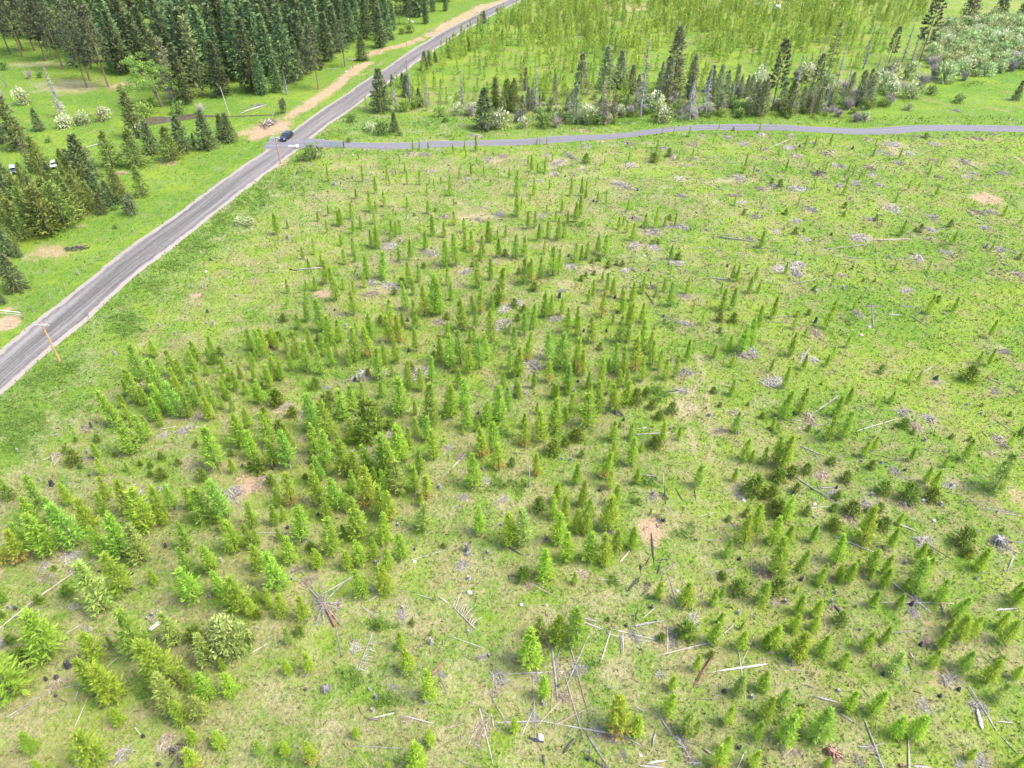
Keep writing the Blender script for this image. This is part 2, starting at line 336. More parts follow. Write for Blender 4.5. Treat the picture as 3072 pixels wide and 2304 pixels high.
23: '45,210,20n;160,80,20;590,220,50;740,80,0;810,100,0;640,50,-20;430,180,80g;380,260,170;550,270,110;480,280,180;200,310,180g;140,320,180;400,420,250;450,400,270;310,400,270;235,420,290g;620,330,260;920,330,230;960,290,220;1000,170,70;1040,430,290y;990,360,260;1150,310,200;1240,310,150r;1320,300,210;1410,290,190;1360,240,190d;30,580,400g;110,560,400;280,540,430y;550,620,460;600,590,480;650,580,450;740,540,400;800,560,390y;750,600,550d;690,620,580d;350,730,500nW;400,710,530;250,750,580g;100,810,600g;170,790,600r;190,860,790dW;830,660,600d;900,640,600d;950,650,600d;710,720,680d;780,780,700g;820,860,720;870,910,760y;700,900,780y;660,970,860g;950,930,820;1040,950,800y;960,1040,870;770,1090,890r;340,1080,920r;280,1090,900;430,1080,950y;180,1190,980;110,1240,1050g;480,1220,1020nW;560,1180,1010;570,1250,1100;680,1310,1110nW;760,1370,1310d;1370,990,800g;1130,880,750r;1240,910,820g;1310,870,770;1510,890,760y;1370,590,480g;1370,720,650y;1430,590,530dW;1210,460,420d;1260,450,410d;1800,900,800;1810,1040,870;1900,1020,850g;1790,1120,1050dW;1910,1130,1050dW;1790,1220,1170d;1980,1390,1170nW;1870,1380,1260y;2060,1350,1120;1750,1430,1330y;2120,1180,1010;1900,1510,1400y;1510,1460,1290;1560,1050,970;1640,1150,1070y;1940,770,640;1900,760,640r;2100,760,650;2050,870,740;2130,860,780y;2150,480,350;1000,1150,980;1030,1150,980y;1120,1130,980;870,1150,1060y;930,1310,1100gW;1000,1300,1140;1120,1380,1130;1180,1400,1220y;1060,1550,1290rW;1210,1490,1300;1270,1540,1380r;880,1560,1340;960,1600,1370n;1120,1640,1450y;1320,1620,1460y;1410,1600,1420;420,1520,1240gW;320,1440,1220g;560,1550,1300r;610,1590,1390y;320,1640,1440r;480,1700,1500g;660,1700,1570g;770,1690,1460y;830,1570,1460;50,1590,1370nW;120,1460,1240r;20,1350,1180g;190,1690,1560g;530,1570,1470;920,1690,1560y;990,1690,1560;20,1000,930d;100,1040,980d;50,1120,1060d;2000,200,150d;1920,120,60;2150,130,80;80,130,60;300,180,120;150,700,620d;60,720,660d;600,770,720d;640,730,690d',
24: '260,110,40;660,140,90d;1100,90,20;230,360,300d;310,340,310d;150,190,140d;650,210,170d;930,250,200d;1570,300,240d;1310,350,280d;1150,380,260g;970,310,250;1590,460,360;1270,340,310d;1690,90,40;1760,140,80;2030,210,130;2170,290,220;1920,520,440;2160,590,540d;1940,610,550;1380,690,600yW;1090,680,600;150,700,610;570,720,620;730,660,630d;820,770,740d;920,770,740d;400,840,800d;1460,950,890d;1380,1050,900y;1600,1030,920;40,1090,920y;500,1170,950y;740,1010,940y;220,1180,1060y;250,1070,1020d;350,1050,1000d;320,1240,1170;190,1420,1240;300,1540,1420y;500,1510,1420g;550,1450,1350y;20,1560,1450;970,1560,1490d;1730,1620,1500dW;1210,1640,1530y;1290,1640,1550y;1910,1260,1120r;1900,1500,1370y;1810,1480,1390;140,1690,1530;680,1340,1250',
12: '630,1570,1420;930,1580,1440;890,1390,1330;1140,1560,1430;1155,1610,1530;1210,1530,1450;1290,1500,1400;1310,1600,1480;1040,1680,1530;1420,1600,1470;1500,1590,1530;1600,1590,1520;1540,1620,1550;1760,1540,1440;1860,1520,1410;1910,1430,1360;1970,1520,1430;1980,1340,1280;1805,1310,1220;1815,1370,1300;1905,1310,1180;1705,1330,1250;1360,1310,1210;1415,1300,1220;1490,1300,1230;1245,1420,1360;1130,1390,1340;1680,1690,1500;2095,1560,1490;2190,1540,1450;2030,1600,1550;1480,1690,1590;420,1690,1600',
13: '215,1240,1180;240,1240,1180;300,1240,1180;170,1480,1340;285,1490,1370;350,1390,1320;1300,1160,1100;1395,1170,1100;1530,1190,1100;1785,1130,1060;2135,1140,1060;1250,1320,1200;1200,1370,1280;1225,1400,1310d;1270,1380,1290y;1355,1350,1270d;1440,1380,1290;1010,1400,1310;800,1420,1350r;640,1400,1310d;1735,1260,1180y;1555,1390,1280;2005,1500,1330;2080,1530,1430g;930,1520,1460;40,1690,1470;190,1690,1540y;325,1640,1550;510,1690,1530;600,1690,1530;640,1690,1560;140,1430,1340;220,1500,1410;430,1480,1430;2140,1330,1260;1910,1130,1095d',
14: '320,1280,1170g;400,1280,1190;535,1260,1160g;130,1210,1150;930,1250,1190;910,1350,1250;1120,1220,1150g;1135,1370,1280;340,1460,1370;150,1500,1390;470,1480,1390;500,1470,1390y;690,1500,1410y;730,1520,1420;790,1550,1470g;830,1530,1460;1380,1530,1430;1375,1440,1370;1360,1190,1140dW;1660,1530,1480;650,1690,1540;390,1640,1550;100,1620,1550d;30,1590,1540d;1450,1690,1590;1210,1640,1550;1295,1640,1560;90,1340,1280;455,1330,1280;1490,1430,1370'}

# fallen logs: two ends; w thick, W very thick, b charred, r rotten red, q white
LOGS = {
22: '400,235,600,135w;440,665,580,655W;470,915,660,840w;1040,600,1310,595;900,880,960,850;1460,1130,1500,1170;650,1070,750,1055;1130,470,1180,440;1840,110,1940,130;0,630,40,605w',
23: '1900,405,2100,430W;1740,745,1800,755W;1630,480,1800,480;500,640,580,690w;320,770,430,745;1430,905,1530,915;1170,900,1220,970b;1240,1145,1310,1095;1350,1095,1520,1160w;120,1590,260,1400w;1130,1650,1220,1570;540,455,620,440;1930,1420,2090,1390',
24: '540,485,850,450w;930,415,1120,410W;1480,510,1570,555w;1400,100,1450,190;280,780,450,745w;45,660,150,660;680,550,820,570w;905,1020,910,1150w;1030,1055,1100,1060w;1065,1080,1075,1040;1270,1095,1360,1155w;1130,985,1320,995;60,1075,200,1070;280,1465,345,1370W;1350,1550,1430,1500;1590,1565,1670,1570;1930,1625,2000,1655w;170,1610,220,1635w;900,985,1000,990w;30,1120,190,1130',
34: '390,260,545,150W;220,310,330,320w;380,365,510,345w;900,375,1080,320w;1220,310,1320,390;1230,380,1340,400;1040,235,1160,240;1310,300,1420,305;2020,350,2120,420w;1670,190,1740,225w;1000,635,1150,670w;250,820,490,970W;450,900,560,900W;290,920,340,890;520,925,610,925w;410,1070,520,1060;520,1045,630,1015;410,610,490,730;300,545,390,580W;250,1220,400,1215;710,1380,930,1470w;1190,1240,1260,1270W;1980,1110,2140,1130w;2040,1135,2170,1155w;1800,1025,1960,1025;1810,1050,1980,1090;2040,635,2212,645w;1910,615,1990,590;2020,1360,2180,1380w;2040,1410,2170,1480;2080,1590,2110,1520W;2040,1620,2200,1590;1130,815,1220,820;1340,1370,1490,1460;1040,590,1070,500;2130,50,2160,65w;600,640,660,625w;910,1140,950,1010',
33: '1060,435,1250,425w;1110,460,1180,520;1310,750,1340,785;1310,790,1305,880;1125,780,1190,785W;1320,910,1325,1000b;1440,940,1470,990b;1510,950,1590,950w;1580,930,1590,980b;1215,1390,1225,1510bw;1160,1540,1190,1490b;1265,1610,1280,1560bw;1110,1570,1115,1610bw;960,1505,1010,1445W;1325,1610,1400,1550w;1640,1330,1760,1340;1700,1620,1860,1595w;1885,910,1980,850w;1950,920,2000,870w;1735,900,1850,960;770,1560,820,1620w;0,1430,70,1470bw;1290,1510,1350,1500b;1520,570,1640,580;2070,1540,2075,1640;2000,320,2160,350;2030,360,2090,410;1100,385,1150,380w;1430,50,1500,70W;1350,70,1400,65bw;1670,1125,1740,1105;1820,1270,1850,1290;1910,1210,1960,1270w;1850,1230,1950,1210;2120,1610,2212,1620b',
32: '860,575,1050,545w;1740,685,1800,620w;1150,1315,1310,1250w;20,1190,90,1240w;60,1300,170,1300;1440,1490,1580,1450;1375,1400,1390,1320;280,1640,440,1580;0,830,100,830w;1050,220,1070,270;1490,1290,1520,1270',
31: '610,1655,850,1490w;1500,430,1670,330;1560,430,1740,370;1600,315,1740,300w;1450,385,1530,370;560,1500,720,1440w;580,1490,700,1470;590,820,595,890;860,380,880,340w;410,640,550,600;1670,610,1700,655;1730,1540,1770,1485w;1670,1290,1720,1260;2050,1330,2140,1320w;1930,1000,2020,880;1950,960,2080,1060w;1020,1195,1060,1175',
41: '350,185,620,-10W;60,410,270,240w;330,35,490,75;0,575,190,525w;0,600,40,590W;580,500,710,420;1300,475,1390,405H;260,1105,450,990w;70,1225,210,1140w;580,970,690,940w;690,940,790,970;650,1090,690,950;690,1220,745,1095;960,760,1020,710;1020,265,1090,245;1190,1340,1230,1390;660,1640,715,1550;1390,1510,1480,1460;1480,1640,1530,1560b;1570,1690,1600,1600b;620,800,625,890;10,520,50,410;1810,180,1840,100;180,350,370,280',
42: '705,500,720,590;720,590,705,725;740,360,870,290;880,345,915,300;965,305,1040,365;1420,165,1500,190w;1220,125,1290,130;1580,175,1640,215w;1010,200,1060,170w;1750,540,1900,595;640,130,840,15;2070,1100,2170,1270w;1820,1400,1920,1470;1780,1605,1920,1655;1670,1310,1810,1270;1380,1240,1510,1275w;970,1240,1030,1245W;1090,1215,1180,1195w;980,1480,1250,1500;800,1500,900,1610;1600,890,1640,990w;30,590,120,540;20,640,90,600;2010,1210,2110,1330w;1520,850,1580,790rW;1970,1300,2030,1550w',
43: '230,100,380,185w;1040,435,1220,400qW;1030,500,1270,560qw;980,530,1180,565q;1110,500,1170,430;1080,480,1130,660;800,640,850,480w;880,570,930,515;935,560,940,650w;960,560,960,640w;1330,670,1570,610qw;1345,480,1345,610w;1600,905,1695,740rW;1530,900,1650,960;1790,820,2060,780qW;1980,790,2015,1030q;2000,720,2055,600q;1780,545,1865,465w;1880,220,1970,170;1800,220,1860,185;1385,90,1430,240w;1210,160,1350,175;1140,355,1240,270w;1060,410,1080,310b;1050,70,1100,10bW;620,400,800,470w;620,360,700,385w;360,740,385,960W;380,800,405,670w;500,590,640,1110w;540,790,650,540w;500,1000,600,1340w;0,840,220,830w;180,800,200,1280;310,830,430,860;40,1255,235,1250w;120,1290,180,1160;180,1330,330,1170w;330,1300,350,1000;370,1230,400,1310;380,1280,560,1190w;490,1360,560,1250;420,1280,860,1360w;650,1370,770,1550W;470,1490,520,1420bW;190,1410,250,1430bW;270,1570,280,1620bw;700,1590,800,1650bw;1020,1415,1130,1475w;1085,1140,1130,1170w;1215,1440,1235,1365qW;1210,1615,1300,1600qW;1110,1640,1240,1656qW;1330,1300,1390,1390w;1400,1390,1560,1450w;1460,1440,1570,1640w;1530,1620,1600,1620w;1690,1525,1745,1560qW;1940,1680,1980,1590;800,30,940,40;940,60,980,0;1730,1025,1800,1040;1660,1065,1810,1065',
44: '1150,240,1380,240w;1480,240,1560,245w;1485,210,1505,315w;1510,310,1530,250;1190,160,1370,300W;2010,295,2110,290W;900,435,970,430w;1100,495,1180,490w;0,650,60,655w;80,740,140,820;190,800,270,810;410,1040,510,1065W;770,1470,880,1475w;880,1480,1000,1440w;1215,1455,1220,1680qW;1300,1645,1380,1650qW;1805,1190,1830,1270qH;1810,1080,1930,1280w;1740,1010,1840,1150w;1480,690,1620,910;1420,840,1560,890;2020,1270,2090,1275w;2020,1220,2080,1270;2020,1400,2110,1500w;1850,1600,1890,1655w;580,270,620,310bW;110,1580,200,1500;680,1220,740,1260w;0,220,110,225;1230,680,1250,715qW;320,935,360,945w;490,80,540,10;540,1590,610,1610',
14: '750,1490,940,1400w;0,1290,110,1240w;1640,1370,1770,1430w;1260,1175,1340,1180w;610,1270,700,1265;1600,1480,1680,1480',
13: '1000,1065,1095,1062q;390,1430,470,1380;1850,1190,1900,1185w',
11: '760,1280,880,1245W;600,1210,690,1210;1980,990,2025,840G',
12: '635,605,690,600qw;1650,860,1700,820'}

# stumps: u, v; b charred, q white rock, t tall, B big
STUMPS = {
32: '1230,1220;280,1260b;1370,1430b;1830,1440tB;1370,1535q;1040,1550;2010,1460;2120,1220;1590,900B;150,750b;300,730;540,1140b;1920,260b;1020,600;1960,740',
33: '890,255b;965,310b;1710,275B;1950,430t;760,910b;1220,940;540,65;1370,390;440,640;510,650;300,1340r;1965,1510b;1315,1170b;2160,1270;40,600;2000,1010q',
31: '490,445;720,370;790,370bt;450,870bB;770,790b;350,830;1300,1500;1435,1410b;870,1620b;1140,1640b;2100,730b;1230,10;1920,1540;250,790;760,580;150,570',
41: '90,280;140,290b;600,790bB;670,820b;405,905b;495,890b;490,1045b;35,1005b;1280,370;1330,340;1820,190;1240,1390b;1370,1630b;1140,120b;300,660b;240,800b;1500,1510b',
42: '430,990b;1515,580tB;1840,480;2015,680;985,990;1040,1060t;1470,1095;1000,130t;320,40;1270,280;1010,1170;1840,20;1845,140qB;680,360r',
43: '400,945b;270,1100;1830,1000b;2070,1050;1205,270b;985,430b;660,1580b;1960,1490b;80,245q;300,250q;1960,315;370,605;2050,590;1430,120q;245,1395qB;1110,1550q',
44: '580,150t;550,230;790,470;1640,990b;990,850b;1480,1045b;1310,605b;1790,30;1130,1430r;285,35b;150,220;610,990;1230,260b;1150,1640r',
34: '210,515;270,380q;1180,755b;980,685;440,410;810,670;890,965;1180,1050;1340,1010q;395,1160;1840,260;1490,1050;1580,890;1180,1560;2010,480;1350,500;590,900b;170,790;1720,180;400,1045q;1430,1185q;500,780;215,960bt',
24: '240,540t;410,1120btB;1450,1615bB;1880,490tB;710,70t;1200,130q;880,1160q;810,1230q;880,250;550,365b;1460,220;1400,420B;650,830;420,860;1520,1055;2010,580',
23: '1310,1080b;705,80b;490,560b;410,920bB;910,1050b;620,1215b;815,1210b;1180,690b;240,1530;570,1640b;1680,330;2170,140;1140,565q;1040,230b;890,920b;1860,640b;1500,690;1110,1640',
22: '280,410B;1250,420B;500,60;160,690;870,640;880,710;1100,780;1730,100r;1310,1110b;780,1160;680,1020b;130,1340b;1320,1380b;1545,1330;1590,1240;1520,490;860,1630b;1630,220t',
21: '1660,830t;1750,830t;2040,890;1380,1160;1790,1140;1850,1140;1795,1040b;1520,1230;1000,1400;1910,1390b;1780,690q;2130,640;1820,590b;1270,1490t;1450,1500',
12: '840,1350q;970,1310;1480,1480;1300,690q;680,1600;330,1640;840,1550', 13: '1000,1240b;660,1270;460,1520b;540,1510;130,1600;1085,1645b;980,1620;2130,1490',
14: '270,1270b;730,1290b;1700,1520q;1770,1545;600,1620B;2090,1040q;2130,865q;1520,1190;560,1320q'}

# heaps of broken branches: u, v, size in metres
HEAPS = {
22: '1150,460,3.5;1510,530,3.5;2100,190,3;1630,220,2;1940,240,3;1180,810,4;1000,780,2.5;1600,1120,3;2120,1150,4;1400,1570,4;1000,880,3;2150,1020,3;900,1600,3;820,1200,1.6;1820,690,2.5;1090,1580,2',
23: '1200,350,4;1090,230,3;1430,620,3;1230,490,3;2050,400,2;1060,470,3;1490,1560,3.5;2040,1400,4;1500,910,2;1500,1140,2.5;380,1110,2.5;180,1500,4;520,650,2.5;250,210,2;1900,30,3;1980,90,2.5;1460,300,3;1340,300,2.5;1460,40,2.5;2100,220,2.5;980,690,2;430,860,2;1170,830,3b;60,970,2.5',
24: '800,390,4;1430,220,3;1400,330,3;1300,570,3;250,630,4;250,700,3.5;1820,180,3;1930,180,3;1080,150,4;100,660,3;900,240,2.5;370,150,3;1880,310,2.5;1540,530,2.5;640,720,2;420,1220,3;350,1440,3;2020,1380,2.5;40,1640,3.5;1200,850,2.5;2150,720,2.5;1450,1640,2;780,1050,2.5;1990,500,3;250,250,2.5;80,350,2.5;330,410,2',
34: '340,300,3.5;1270,390,2.5;1180,260,3;850,1060,3;1180,1050,2.5;460,790,2.5;700,1160,2.5;2000,1380,3B;2010,500,3;1560,890,2;1340,1370,3;1090,760,2.5;560,950,2;1960,60,2;1390,310,2.5',
33: '1310,960,1.6b;1960,970,2;1780,410,2.5;1280,1160,1.8b;600,1640,2;300,1345,1.2;80,70,2;2170,1630,2.5;920,250,2b;1480,60,2;20,40,2;680,1000,1.5;860,1270,1.5;1930,250,2.5;1220,960,1.6',
32: '260,200,3;420,260,2.5;1160,440,2;1760,650,2;1780,980,2;30,880,3;1780,1560,2;1990,840,1.8;370,1620,2;430,480,1.5;600,30,1.5;700,640,1.4;2140,1000,1.8;50,350,2;1660,560,1.6',
31: '2040,970,3.5;1620,400,3;620,1500,3;480,630,2.5;740,380,2;760,640,1.8;1410,440,1.8;1720,280,2;640,1600,2.5;1180,930,1.5;1410,900,1.6;380,1580,2;1270,1020,1.2',
41: '420,20,2.5;500,940,2.2;1440,1440,2.5;1340,340,1.6;760,470,1.6;1500,1500,1.8b;20,590,2;1060,1550,2.4;640,270,1.5;1560,1580,1.4b',
42: '2100,880,2.8;1960,1320,3.2;470,50,2.2;870,620,1.8;1260,330,2;720,260,2.2;1010,360,1.2;1600,850,1.3;1180,970,1.2;1290,1250,1.4;2060,1000,1.6;1950,700,1.6',
43: '570,800,2.6;1060,520,2;1380,570,2;1560,370,2.4B;880,1400,2.4;430,1040,2.2;1480,1430,2.2;640,390,1.8;200,1230,2;400,820,2;1390,490,1.8;1170,80,1.6b;740,1340,1.6;960,1540,1.4;1540,1590,1.6;140,80,1.4;1280,850,1.3;210,870,1.6;1220,1650,1.2',
44: '560,1530,2.2B;1280,220,2;1250,330,2;880,1470,1.4;1800,1140,2.4;1560,900,2.6;1360,570,1.6;180,740,1.6;1850,1610,2;230,1530,1.6;560,270,1.2;60,230,1.4;1760,720,1.6;1180,820,1.2;1350,1120,1.8;1660,1640,1.4;780,1600,1.8',
12: '1460,1340,3;2130,1350,3;2000,1380,2.5;1320,1330,1.6;960,1560,1.6;1170,1490,1.6;680,1590,1.8;1530,1480,2;1840,1550,2.2;1900,1180,3;500,1690,1.5;1100,1300,1.5',
13: '400,1400,4;510,1350,3;1020,1430,3;1540,1260,2;1380,1350,3.5;1000,1230,2.5;1300,1280,3;930,1590,4;980,1620,3;1560,1370,2.5;2010,1250,3;2150,1170,3;1440,1550,3;1960,1540,3.5;2150,1630,3;370,1500,3;1850,1190,2.5;650,1270,2;620,1240,1.5;1640,1180,2;2180,1300,2.5;480,1320,2;1500,1430,2;600,1450,2;240,1560,2;300,1330,2;100,1380,2',
14: '180,1280,3;240,1350,3.5;850,1200,2.5;1080,1240,4;950,1310,2.5;1130,1410,3;880,1450,3.5;430,1510,4b;1630,960,2.5;1480,1530,2.5;1700,1520,2;250,1640,4;60,1610,3;760,1580,3;970,1600,3;620,1610,3;1820,1200,3;1950,1150,2;1700,1390,3;2030,1490,3;200,1180,2.5;1330,1180,2;1440,1240,3;580,1430,2.5;380,1240,2.5;500,1330,3;1230,1320,2.5;1050,1330,2.5;1430,1370,2;900,1510,2;640,1440,2.5;1780,1490,2;860,1030,2.5'}

# landmarks of the field: u, v, how the others refer to it, the kind of thing it is, its own label
MARKS = [
(31, 1180, 545, 'the charred standing post', 'post', 'charred black post standing upright beside a slim sapling'),
(31, 2040, 970, 'the fanned straw-grey brush pile', 'heap', 'fanned pile of straw-grey branches on a pinkish bare patch'),
(31, 1620, 400, 'the long grey sticks by the left bend', 'heap', 'loose pile of long grey sticks below the roadside strip'),
(31, 450, 870, 'the dark charred stump near left edge', 'stump', 'dark charred stump on pale grass near the left edge'),
(42, 600, 260, 'the sprawling dead root crown', 'crown', 'sprawling dead tree crown with radiating bare branches'),
(41, 1350, 440, 'the split hollow log', 'log', 'thick pale log split lengthwise with a black hollow'),
(41, 2010, 560, 'the broad round pine', 'sapling', 'broad round pale-green pine, bushier than every other sapling'),
(41, 480, 90, 'the longest white log', 'log', 'longest straight white log slanting at the left edge'),
(41, 500, 940, 'the twigs among black stumps', 'heap', 'tangle of thin grey twigs among black stumps'),
(41, 1440, 1440, 'the straw pile near bottom left', 'heap', 'pile of straw-coloured sticks with charred pieces near the bottom edge'),
(42, 1515, 580, 'the stump topped by a yellow fir', 'stump', 'grey flared stump with a small yellow fir above it'),
(42, 1550, 820, 'the rotten red log', 'log', 'short rotten log crumbled into bright red pieces'),
(42, 1800, 350, 'the comb-shaped branch', 'comb', 'fallen pole with long side branches like a comb'),
(42, 930, 700, 'the long pole with short twigs', 'comb', 'long thin fallen pole with short twigs along one side'),
(42, 610, 980, 'the grey root wad', 'wad', 'grey domed root wad lying alone in the grass'),
(42, 2100, 880, 'the antler-like branches', 'heap', 'pale antler-like heap of forked branches'),
(42, 1960, 1320, 'the tangled pale poles', 'heap', 'tangled heap of pale poles lower than the antler-like branches'),
(43, 570, 800, 'the crossed white poles', 'heap', 'narrow heap where long white poles cross'),
(43, 1130, 420, 'the thick stacked white log', 'log', 'thick white log stacked above several thinner ones'),
(43, 1500, 450, 'the round dark fir by brush', 'fir', 'round dark fir beside a grey brush heap'),
(43, 1650, 820, 'the long reddish rotten log', 'log', 'long reddish-brown rotten log with a pale end'),
(43, 1925, 800, 'the long white cross log', 'log', 'long white log crossed by a thin pole'),
(43, 1075, 40, 'the black charred block', 'log', 'short thick charred block with a pale top'),
(43, 920, 1300, 'the orange-based conifer', 'sapling', 'large conifer with bright orange lower needles near the bottom edge'),
(43, 1480, 1430, 'the grey branch tangle', 'heap', 'grey tangle of branches right of the orange-based conifer'),
(43, 220, 1410, 'the white stone by charred log', 'stump', 'pale stone touching a charred log near the bottom edge'),
(44, 930, 1440, 'the long grey pole over a short one', 'comb', 'long grey pole with twigs crossing a short log near the bottom'),
(44, 560, 1530, 'the knotted root wad', 'wad', 'knotted brown root wad at the bottom right'),
(44, 1450, 900, 'the reddish brush patch', 'heap', 'thin brush on the reddish bare patch at lower right'),
(44, 1500, 260, 'the pale T of sticks', 'log', 'thin pale stick of a T shape at right'),
(44, 1815, 1230, 'the bright bark slab', 'log', 'short bright white bark slab at lower right'),
(34, 460, 210, 'the tilted log by slash', 'log', 'thick tilted white log rising from a slash heap'),
(34, 370, 900, 'the long diagonal white log', 'log', 'long diagonal white log with a black lower end'),
(34, 1210, 950, 'the widest dark fir', 'fir', 'widest dark olive fir of the right-hand field'),
(34, 1175, 360, 'the dark fir between logs', 'fir', 'rounded dark fir between two small log heaps'),
(34, 2000, 1380, 'the big uprooted stump', 'wad', 'big grey uprooted stump with roots at right edge'),
(34, 2080, 1130, 'the pair of pale logs', 'log', 'one of a close pair of pale logs near the right edge'),
(33, 1190, 1280, 'the pink needle patch', None, ''),
(33, 1710, 275, 'the white splintered stump', 'stump', 'white splintered stump at the edge of the faint track'),
(33, 1225, 1450, 'the upright charred log', 'log', 'charred log lying just below the pink needle patch'),
(33, 145, 890, 'the thin grey snag', 'snag', 'thin grey broken snag standing amid the green centre'),
(33, 1150, 430, 'the pale log by the track', 'log', 'pale straight log lying left of the faint track'),
(33, 2090, 900, 'the bushy fir by split logs', 'fir', 'bushy dark fir beside two pale split logs'),
(32, 1830, 1440, 'the root-spread stump', 'stump', 'tall grey stump with spreading roots in open grass'),
(32, 1370, 1535, 'the white boulder', 'stump', 'white boulder just below a charred stump'),
(32, 320, 250, 'the round fir in slash', 'fir', 'round yellowish fir sitting inside pale slash'),
(32, 1770, 650, 'the V of pale sticks', 'log', 'pale stick of a V shape in open grass'),
(32, 1590, 900, 'the toppled pale stump', 'stump', 'toppled pale stump right of the dense saplings'),
(22, 560, 890, 'the log by reddish earth', 'log', 'pale log along the edge of reddish earth'),
(22, 500, 180, 'the pale leaning log', 'log', 'pale log slanting uphill in the upper left field'),
(22, 510, 660, 'the short thick white log', 'log', 'short thick white log lying level at left'),
(22, 1250, 420, 'the big grey stump uphill', 'stump', 'big grey stump on straw in the upper field'),
(22, 2120, 1150, 'the pale slash at field centre', 'heap', 'wide pale slash heap at the centre of the field'),
(23, 1200, 350, 'the wide pale slash', 'heap', 'widest pale slash heap of the upper field'),
(23, 2000, 415, 'the level white log', 'log', 'level white log beside a small dark fir'),
(23, 180, 1490, 'the heap of long grey branches', 'heap', 'heap of long grey branches amid tall saplings'),
(23, 410, 920, 'the broad charred stump', 'stump', 'broad charred stump on straw at field centre'),
(23, 1490, 1560, 'the grey heap by the track', 'heap', 'grey stump heap beside the start of the faint track'),
(23, 2040, 1400, 'the heap under tall saplings', 'heap', 'pale branch heap under two tall saplings'),
(24, 410, 1120, 'the burnt black stump', 'stump', 'tall burnt black stump beside a yellow-green sapling'),
(24, 310, 1420, 'the tilted splintered log', 'log', 'thick tilted splintered log at right of centre'),
(24, 1900, 60, 'the red-brown bare patch', None, ''),
(24, 1450, 1615, 'the dark hump stump', 'stump', 'dark hump-shaped stump in the right-hand field'),
(24, 1025, 412, 'the long bleached log', 'log', 'long bleached log lying level in the right-hand field'),
(24, 710, 70, 'the pale leaning stump', 'stump', 'pale leaning splintered stump above a dark fir'),
(24, 250, 670, 'the twin white slash heaps', 'heap', 'upper white slash heap of two close together'),
(21, 1700, 830, 'the pinkish rubble', 'stump', 'pale upright stump on pinkish rubble near the road'),
(21, 520, 1470, 'the near utility pole', None, ''),
(12, 210, 1420, 'the corner utility pole', None, ''),
(12, 765, 1270, 'the gate on the side road', None, ''),
(21, 2150, 270, 'the white-flowering roadside bush', None, ''),
(12, 1460, 1340, 'the straw heap by the side road', 'heap', 'straw-coloured branch heap just below the side road'),
(13, 400, 1400, 'the pale heap in the upper field', 'heap', 'pale brush heap in the upper field below the side road'),
(13, 1380, 1350, 'the heap amid small firs', 'heap', 'pale heap amid small dark firs below the side road'),
(13, 930, 1590, 'the dark-edged slash', 'heap', 'grey slash heap with dark edges in the upper field'),
(14, 430, 1510, 'the dark brush heap', 'heap', 'dark brush heap at the upper right of the field'),
(14, 1360, 1165, 'the low fir by the side road', 'fir', 'low dark fir beside a white log near the side road'),
(14, 850, 1450, 'the long pale log at upper right', 'log', 'long pale log slanting at the upper right'),
(14, 1705, 1400, 'the lone log at far right', 'log', 'lone grey log in thin grass at the far right'),
]

